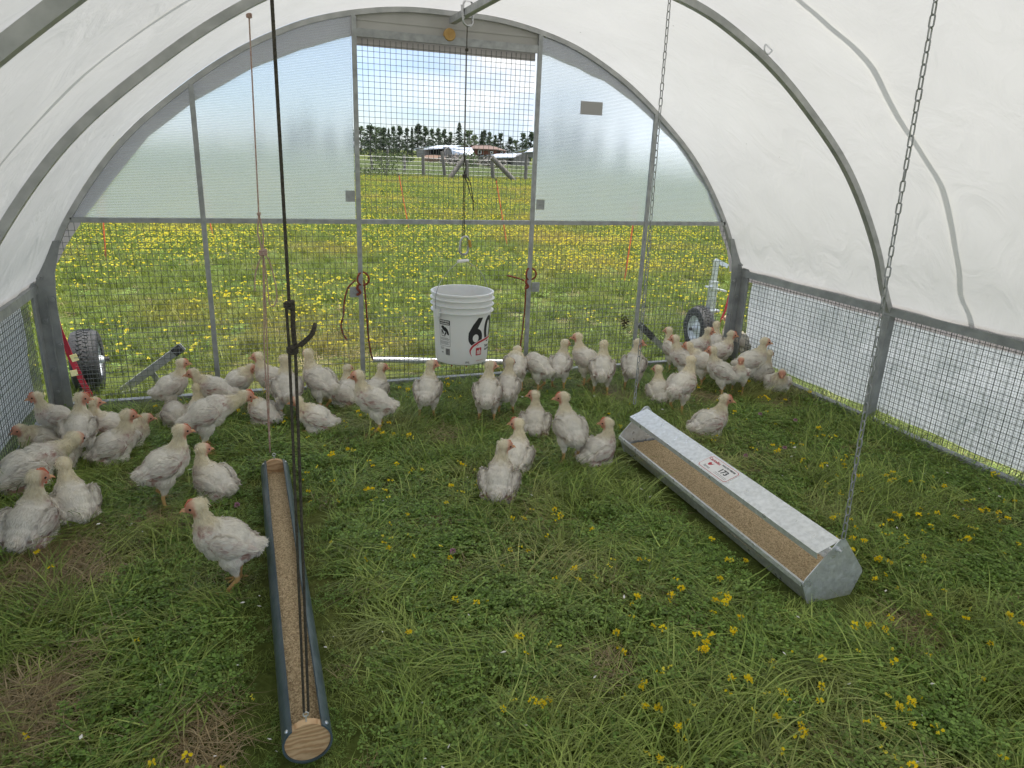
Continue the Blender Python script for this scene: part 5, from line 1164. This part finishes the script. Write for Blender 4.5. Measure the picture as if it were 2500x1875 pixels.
for (bx, by, tx, ty, dist, r_, lb) in [(240,700,222,480,40,.05,'thin leaning fence post nearest the left door bar'), (425,640,412,405,48,.07,'fence post behind the leafy bush'), (618,712,608,470,40,.07,'grey fence post second to the right of the leafy bush'), (838,738,830,468,38,.085,'pale fence post below the open shed'), (1092,742,1052,430,38,.085,'leaning fence post in front of the gambrel barn'), (1345,742,1345,530,37,.085,'brace post directly behind the bucket cord'), (1655,775,1640,478,37,.10,'stout brace post in front of the brick house'), (2030,775,2048,470,37,.09,'fence post before the plank shed at the right door bar')]:
    post(bx, by, tx, ty, dist, r_, lb)
for (bx, by, tx, ty, dist, lb) in [(1135,758,1318,505,36.5,'thick log brace sloping down to the left'), (1935,812,1636,498,36,'thick log brace sloping down to the right')]:
    a = at(*fz_(bx, by), y=dist); t = at(*fz_(tx, ty), y=dist); b = MB(); b.tube([a, t], .13, 12); o = b.build('brace_log', M['oldwood'], smooth=True); tag(o, lb, 'log')
b = MB()
for z in (.2, .4, .6, .8, 1.0):
    pts = []
    for bx in (-600, 240, 430, 618, 838, 1092, 1345, 1655, 2030, 3200):
        p = at(*fz_(bx, 700), y=38.2); pts.append((p.x, 38.2, z+gz(p.x, 38)))
    b.tube(pts, .008, 4)
tag(b.build('fence_wire', M['wire_light']), 'thin wire strands strung along the old pasture posts', 'wire')
def scrub(name, c, rx, rz, n, s, m, label, cat, stem=True):
    V, F = [], []
    for k in range(n):
        d = Vector((random.gauss(0, 1), random.gauss(0, 1), random.gauss(0, 1))).normalized()*random.random()**.4
        p = Vector((c[0]+d.x*rx, c[1]+d.y*rx, c[2]+rz+d.z*rz)); a = Vector((random.gauss(0,1), random.gauss(0,1), random.gauss(0,1))).normalized(); u = a.orthogonal().normalized()*s*random.uniform(.6, 1.3); v = a.cross(u)*.6; o = len(V)
        V += [tuple(p-u), tuple(p+v), tuple(p+u), tuple(p-v)]; F.append((o, o+1, o+2, o+3))
    b = MB(); b.add(V, F); f = b.build('foliage' if stem else name, m)
    if stem:
        e = MB()
        for k in range(7): e.tube([(c[0], c[1], c[2]), (c[0]+random.gauss(0, rx*.5), c[1]+random.gauss(0, rx*.4), c[2]+rz*1.6)], .02*rz, 5)
        o = e.build(name, M['oldwood']); f.parent = o; tag(o, label, cat); return o
    tag(f, label, cat); return f
M['treegreen'] = mat('dark_conifer_needles', (.045,.072,.035), .9, 0, (.080,.110,.050), .5, 3, transl=.15, rnd=.2)
M['lightgreen'] = mat('pale_deciduous_leaves', (.075,.115,.040), .9, 0, (.11,.15,.055), .5, 3, transl=.2)
M['bushgreen'] = mat('bush_leaves', (.06,.09,.03), .9, 0, (.10,.13,.045), 2, 3, transl=.2)
p = at(*fz_(400, 715), y=37); scrub('bush', (p.x, 37, gz(p.x, 37)), .75, .62, 500, .05, M['bushgreen'], 'small leafy bush at the edge of the flowers in the pasture', 'bush')
p = at(*fz_(150, 700), y=37.5); scrub('bush', (p.x, 37.5, gz(p.x, 37.5)), .8, .25, 300, .05, M['bushgreen'], 'low weedy bush beside the left door bar view', 'bush')
p = at(*fz_(1365, 560), y=60); scrub('bush', (p.x, 60, gz(p.x, 60)), .9, .8, 400, .09, M['lightgreen'], 'bright green bush in front of the grey barn wall', 'bush')
p = at(*fz_(1400, 640), y=70); scrub('brush_heap', (p.x, 70, gz(p.x, 70)), 3.6, .75, 1100, .16, M['oldwood'], 'wide tangled heap of grey brush before the fence corner', 'brush heap', False)
p = at(*fz_(460, 520), y=110); scrub('brush_heap', (p.x, 110, gz(p.x, 110)), 3.4, .8, 600, .25, M['bushgreen'], 'mounded weeds and brush left of the open shed', 'brush heap', False)
# trees
def tree_meshes(kind, seed):
    rr = random.Random(seed); V, F = [], []
    def lf(p, s):
        a = Vector((rr.gauss(0,1), rr.gauss(0,1), rr.gauss(0,1))).normalized(); u = a.orthogonal().normalized()*s; v = a.cross(u)*.8; o = len(V)
        V.extend([tuple(p-u), tuple(p+v), tuple(p+u), tuple(p-v)]); F.append((o, o+1, o+2, o+3))
    tk = MB()
    if kind == 'spruce':
        for t in range(22):
            z = .10+.88*t/22; r_ = .20*(1-z)**.85+.012
            for k in range(9):
                a = rr.random()*6.28; L_ = r_*rr.uniform(.6, 1.15)
                for j in range(10):
                    q = j/9; lf(Vector((math.cos(a)*L_*q, math.sin(a)*L_*q, z-.05*q*q+rr.gauss(0, .006))), .016*(1.2-q*.5))
        tk.tube([(0,0,-.03), (0,0,.98)], [.016, .003], 7)
    else:
        nb = 64 if kind == 'pine' else 60
        tk.tube([(0,0,-.03), (.01,0,.45), (0,.01,.88)], [.020, .014, .005], 7)
        for k in range(nb):
            z = .06+.90*rr.random()**.9; w_ = .27*max(.03, (1.0-z))**.7 if kind == 'pine' else .27*(1.1-abs(z-.40)*1.35); a = rr.random()*6.28; d = w_*rr.uniform(.3, 1)
            c = Vector((math.cos(a)*d, math.sin(a)*d, z)); cr = rr.uniform(.045, .085)*(1.15-.6*z); tk.tube([(0, 0, z-.10), tuple(c)], [.006, .002], 4)
            for j in range(42):
                dd = Vector((rr.gauss(0,1), rr.gauss(0,1), rr.gauss(0,.7))); dd = dd.normalized()*rr.random()**.5*cr*1.15; lf(c+dd, rr.uniform(.010, .020))
        for j in range(60): lf(Vector((rr.gauss(0, .03), rr.gauss(0, .03), .90+rr.gauss(0, .045))), .016)
    me = bpy.data.meshes.new('crown'); me.from_pydata(V, [], F); mt = bpy.data.meshes.new('trunk'); mt.from_pydata(tk.v, [], tk.f); mt.materials.append(M['oldwood']); me.materials.append(M['lightgreen'] if kind == 'leafy' else M['treegreen']); return me, mt
TM = {(k, s): tree_meshes(k, s*17+len(k)) for k in ('pine', 'leafy', 'spruce') for s in (0, 1, 2)}
def tree(px, ty, kind, dist, label, grp, wide=1.0):
    t = at(px, ty, y=dist); g = gz(t.x, dist); hh = t.z-g; me, mt = TM[(kind, random.randrange(3))]
    o = bpy.data.objects.new(kind+'_tree', None); COL.objects.link(o); o.location = (t.x, dist, g); o.scale = (hh*wide, hh*wide, hh); o.rotation_euler = (0, 0, random.random()*6.28); tag(o, label, 'tree', grp)
    for nm, m_ in (('crown', me), ('trunk', mt)):
        c = bpy.data.objects.new(nm, m_); COL.objects.link(c); c.parent = o
fd = lambda x, y: (743+.2719*x, 44+.2719*y)
TREES = [(60,850,'pine',1.2),(130,835,'leafy',1.3),(205,825,'pine',1.6),(255,838,'leafy',1.6),(315,845,'pine',1.5),(355,845,'spruce',1.0),(392,835,'pine',.9),(440,832,'pine',1.15),(500,848,'pine',.95),(540,835,'spruce',.9),(590,815,'pine',1.3),(645,835,'pine',1.2),(700,855,'pine',1.0),(748,850,'pine',1.1),(800,858,'pine',1.1),(850,880,'pine',1.1),(917,797,'spruce',1.5),(1000,866,'leafy',1.3),(1040,905,'leafy',1.1),(1095,868,'spruce',1.3),(1118,866,'pine',1.0),(1160,880,'pine',1.15),(1205,905,'pine',1.0),(1245,890,'pine',1.3),(1320,922,'pine',1.4),(1370,945,'leafy',1.3),(1425,888,'pine',1.4),(1490,880,'pine',1.5)]
WORDS = {'pine': 'dark bushy pine', 'leafy': 'rounder leafy tree', 'spruce': 'pointed spruce'}
NEARBY = ['beside the left door bar', 'second from the left door bar', 'broad and dark in the left clump', 'in the middle of the left clump', 'at the right end of the left clump', 'thin, in the gap after the left clump', 'just right of the thin spruce', 'above the mound of weeds', 'left of a narrow spruce', 'narrow, between two pines left of the shed', 'highest of those above the shed roof end', 'left above the shed roof', 'above the middle of the shed roof', 'above the right of the shed roof', 'above the gambrel barn gable', 'low, left of the tallest spruce', 'tallest of the whole row, above the barn', 'pale, behind the bucket cord', 'pale, left of the house chimney end', 'above the left end of the brown roof', 'above the middle of the brown roof', 'above the right of the brown roof', 'low, over the brown roof end', 'over the house corner', 'low, over the plank shed', 'lowest and pale, over the plank shed end', 'left of the pair by the right door bar', 'touching the right door bar']
for (x, y, k, w_), nb_ in zip(TREES, NEARBY): tree(*fd(x, y), k, random.uniform(196, 210), WORDS[k]+' on the skyline, '+nb_, 'trees of the far windbreak', w_)
EXTRA = [(470,300,'leafy','left, faint through the left clear panel'),(560,285,'pine','dim behind the left clear panel near the pink cord'),(630,262,'pine','dim between the two cords through the clear panel'),(668,255,'leafy','large and dim right of the black cord'),(715,272,'pine','dim just left of the door bar'),(1175,268,'pine','dim just right of the door'),(1215,258,'leafy','large and dim below the grey plate'),(1255,262,'pine','dim behind the right clear panel'),(1300,285,'leafy','faint in the middle of the right clear panel'),(1350,300,'pine','faint beside the fourth bar')]
for x, y, k, nb_ in EXTRA: tree(x, y, k, 200, WORDS[k]+' '+nb_, 'trees of the far windbreak', 1.5)
# farm buildings
BD = 150
def PX(x, y, d=BD): return at(*fz_(x, y), y=d)
def bld(name, x, y, label, cat, d=BD):
    p = PX(x, y, d); return empty(name, (p.x, d, gz(p.x, d)), label, cat)
def face(root, nm, pts, m, d0, d1):
    """outline of sight points at distance d0, given real depth back to d1"""
    P = [PX(x, y, d0) for x, y in pts]; b = MB(); b.prism([(p.x, p.z) for p in P], d0, d1); return b.build(nm, m, root)
def gable_roof(root, nm, m, e0, e1, r0, r1, d0, dr, d1):
    """eave line e0-e1 at depth d0, ridge r0-r1 at depth dr, matching slope behind to d1"""
    a, c, p, q_ = PX(*e0, d0), PX(*e1, d0), PX(*r0, dr), PX(*r1, dr); a2, c2 = Vector((a.x, d1, a.z)), Vector((c.x, d1, c.z)); up = Vector((0, 0, .12)); b = MB()
    for quad in ((a, c, q_, p), (p, q_, c2, a2)): b.add(list(quad)+[v+up for v in quad], [(0,3,2,1),(4,5,6,7),(0,1,5,4),(1,2,6,5),(2,3,7,6),(3,0,4,7)])
    return b.build(nm, m, root)
s1 = bld('open_shed', 980, 550, 'long low open-fronted shed with a bright metal roof, left of the barn', 'shed')
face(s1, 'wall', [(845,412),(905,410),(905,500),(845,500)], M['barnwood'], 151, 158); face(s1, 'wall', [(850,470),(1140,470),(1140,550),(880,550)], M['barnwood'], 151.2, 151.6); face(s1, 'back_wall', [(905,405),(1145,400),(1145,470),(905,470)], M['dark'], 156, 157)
for x in (915, 985, 1060, 1120): face(s1, 'post', [(x,400),(x+8,400),(x+8,540),(x,540)], M['barnwood'], 150.8, 151.1)
gable_roof(s1, 'roof', M['metalroof'], (828,410), (1120,402), (1005,366), (1275,366), 150, 154, 158)
o = bld('hay_bale', 965, 555, 'rusty brown round heap leaning in front of the open shed', 'bale', 147)
b = MB(); p = PX(965, 520, 147)
b.lathe([(0, 1.0), (2.2, .9), (3.0, .3), (3.1, -.3), (2.9, -1.2), (0, -1.3)], 20, Matrix.Translation((p.x, 147, p.z)) @ Matrix.Diagonal((.75, 1, .75, 1))); b.build('heap', mat('rusty_hay', (.13,.075,.05), .95, 0, (.20,.13,.09), 4, bump=.5), o, True)
b1 = bld('gambrel_barn', 1250, 565, 'grey board barn with a shining metal gambrel roof beside the shed', 'barn', 146)
face(b1, 'gable_wall', [(1088,560),(1088,430),(1100,402),(1130,380),(1160,408),(1178,470),(1218,505),(1218,565)], M['barnwood'], 146, 147)
P = [PX(1130,380,146), PX(1400,386,149), PX(1425,428,146.5), PX(1428,488,145.5), PX(1178,470,145.8), PX(1162,412,145.9)]
b = MB(); b.add(P+[v+Vector((0, 5, 0)) for v in P], [(0,1,2,5),(5,2,3,4),(0,5,4,10,11,6),(1,7,8,9,3,2),(6,7,1,0),(6,11,8,7),(11,10,9,8)]); b.build('roof', M['metalroof'], b1)
face(b1, 'lean_to_wall', [(1200,508),(1430,512),(1440,562),(1200,562)], M['barnwood'], 144.5, 146.4)
b = MB(); P = [PX(1172,474,146), PX(1430,488,146), PX(1442,514,144.3), PX(1215,506,144.3)]; b.add(P+[v+Vector((0,0,-.08)) for v in P], [(0,1,2,3),(7,6,5,4),(0,3,7,4),(1,5,6,2),(2,6,7,3),(0,4,5,1)]); b.build('lean_to_roof', M['brownroof'], b1)
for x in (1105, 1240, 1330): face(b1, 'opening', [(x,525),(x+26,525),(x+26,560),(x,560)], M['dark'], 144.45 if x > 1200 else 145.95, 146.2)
h1 = bld('brick_house', 1600, 490, 'brown brick bungalow with a hipped shingle roof and white windows', 'house', 160)
face(h1, 'wall', [(1408,405),(1690,410),(1690,468),(1408,468)], M['brick'], 160, 170); face(h1, 'wall', [(1691,418),(1800,428),(1800,468),(1691,468)], M['brick'], 162, 170); face(h1, 'foundation', [(1430,469),(1800,469),(1800,496),(1430,496)], M['dark'], 160.4, 169)
gable_roof(h1, 'roof', M['brownroof'], (1370,402), (1705,414), (1440,362), (1620,366), 159, 165, 171); gable_roof(h1, 'roof', M['brownroof'], (1690,416), (1815,430), (1625,368), (1690,385), 161, 166, 171)
for x0, x1, y0, y1 in ((1478,1516,412,462), (1620,1652,430,458), (1742,1768,432,456)):
    f = face(h1, 'window', [(x0,y0),(x1,y0),(x1,y1),(x0,y1)], M['whitepaint'], 159.7 if x0 < 1700 else 161.7, 160.2 if x0 < 1700 else 162.2); face(f, 'pane', [(x0+7,y0+7),(x1-7,y0+7),(x1-7,y1-6),(x0+7,y1-6)], M['dark'], 159.6 if x0 < 1700 else 161.6, 159.68 if x0 < 1700 else 161.68)
face(h1, 'chimney', [(1372,350),(1380,350),(1380,400),(1372,400)], M['whitepaint'], 158, 158.5)
s2 = bld('plank_shed', 1800, 600, 'low weathered plank shed with a light sheet roof at the right', 'shed', 135)
face(s2, 'wall', [(1550,512),(1885,512),(1885,585),(1550,590)], M['barnwood'], 135, 140); face(s2, 'end_wall', [(1886,512),(1985,462),(2080,520),(2082,600),(1886,600)], M['barnwood'], 134.5, 136)
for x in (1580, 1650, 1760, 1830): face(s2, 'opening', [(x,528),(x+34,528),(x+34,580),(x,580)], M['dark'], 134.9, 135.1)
gable_roof(s2, 'roof', M['metalroof'], (1535,512), (1890,508), (1700,466), (1992,462), 134, 138, 141)
s3 = bld('white_roofed_shed', 2060, 470, 'shed with a steep bluish white roof at the right door bar', 'shed', 150)
face(s3, 'wall', [(2030,445),(2140,445),(2140,500),(2030,500)], M['barnwood'], 150, 156); gable_roof(s3, 'roof', M['metalroof'], (2018,448), (2150,436), (2100,398), (2170,380), 149.5, 153, 157)
c = bld('farm_cart', 1930, 640, 'dark small farm cart parked in the pasture before the plank shed', 'cart', 75)
face(c, 'cart_bed', [(1885,612),(1975,612),(1968,640),(1890,640)], M['dark'], 75, 76.2)
for x in (1903, 1957):
    p = PX(x, 645, 75); b = MB(); b.lathe([(0,.05),(.2,.05),(.28,.04),(.30,0),(.28,-.04),(0,-.05)], 16, Matrix.Translation((p.x, 74.9, p.z)) @ Matrix.Rotation(PI/2, 4, 'X')); b.build('wheel', M['tyre'], c)
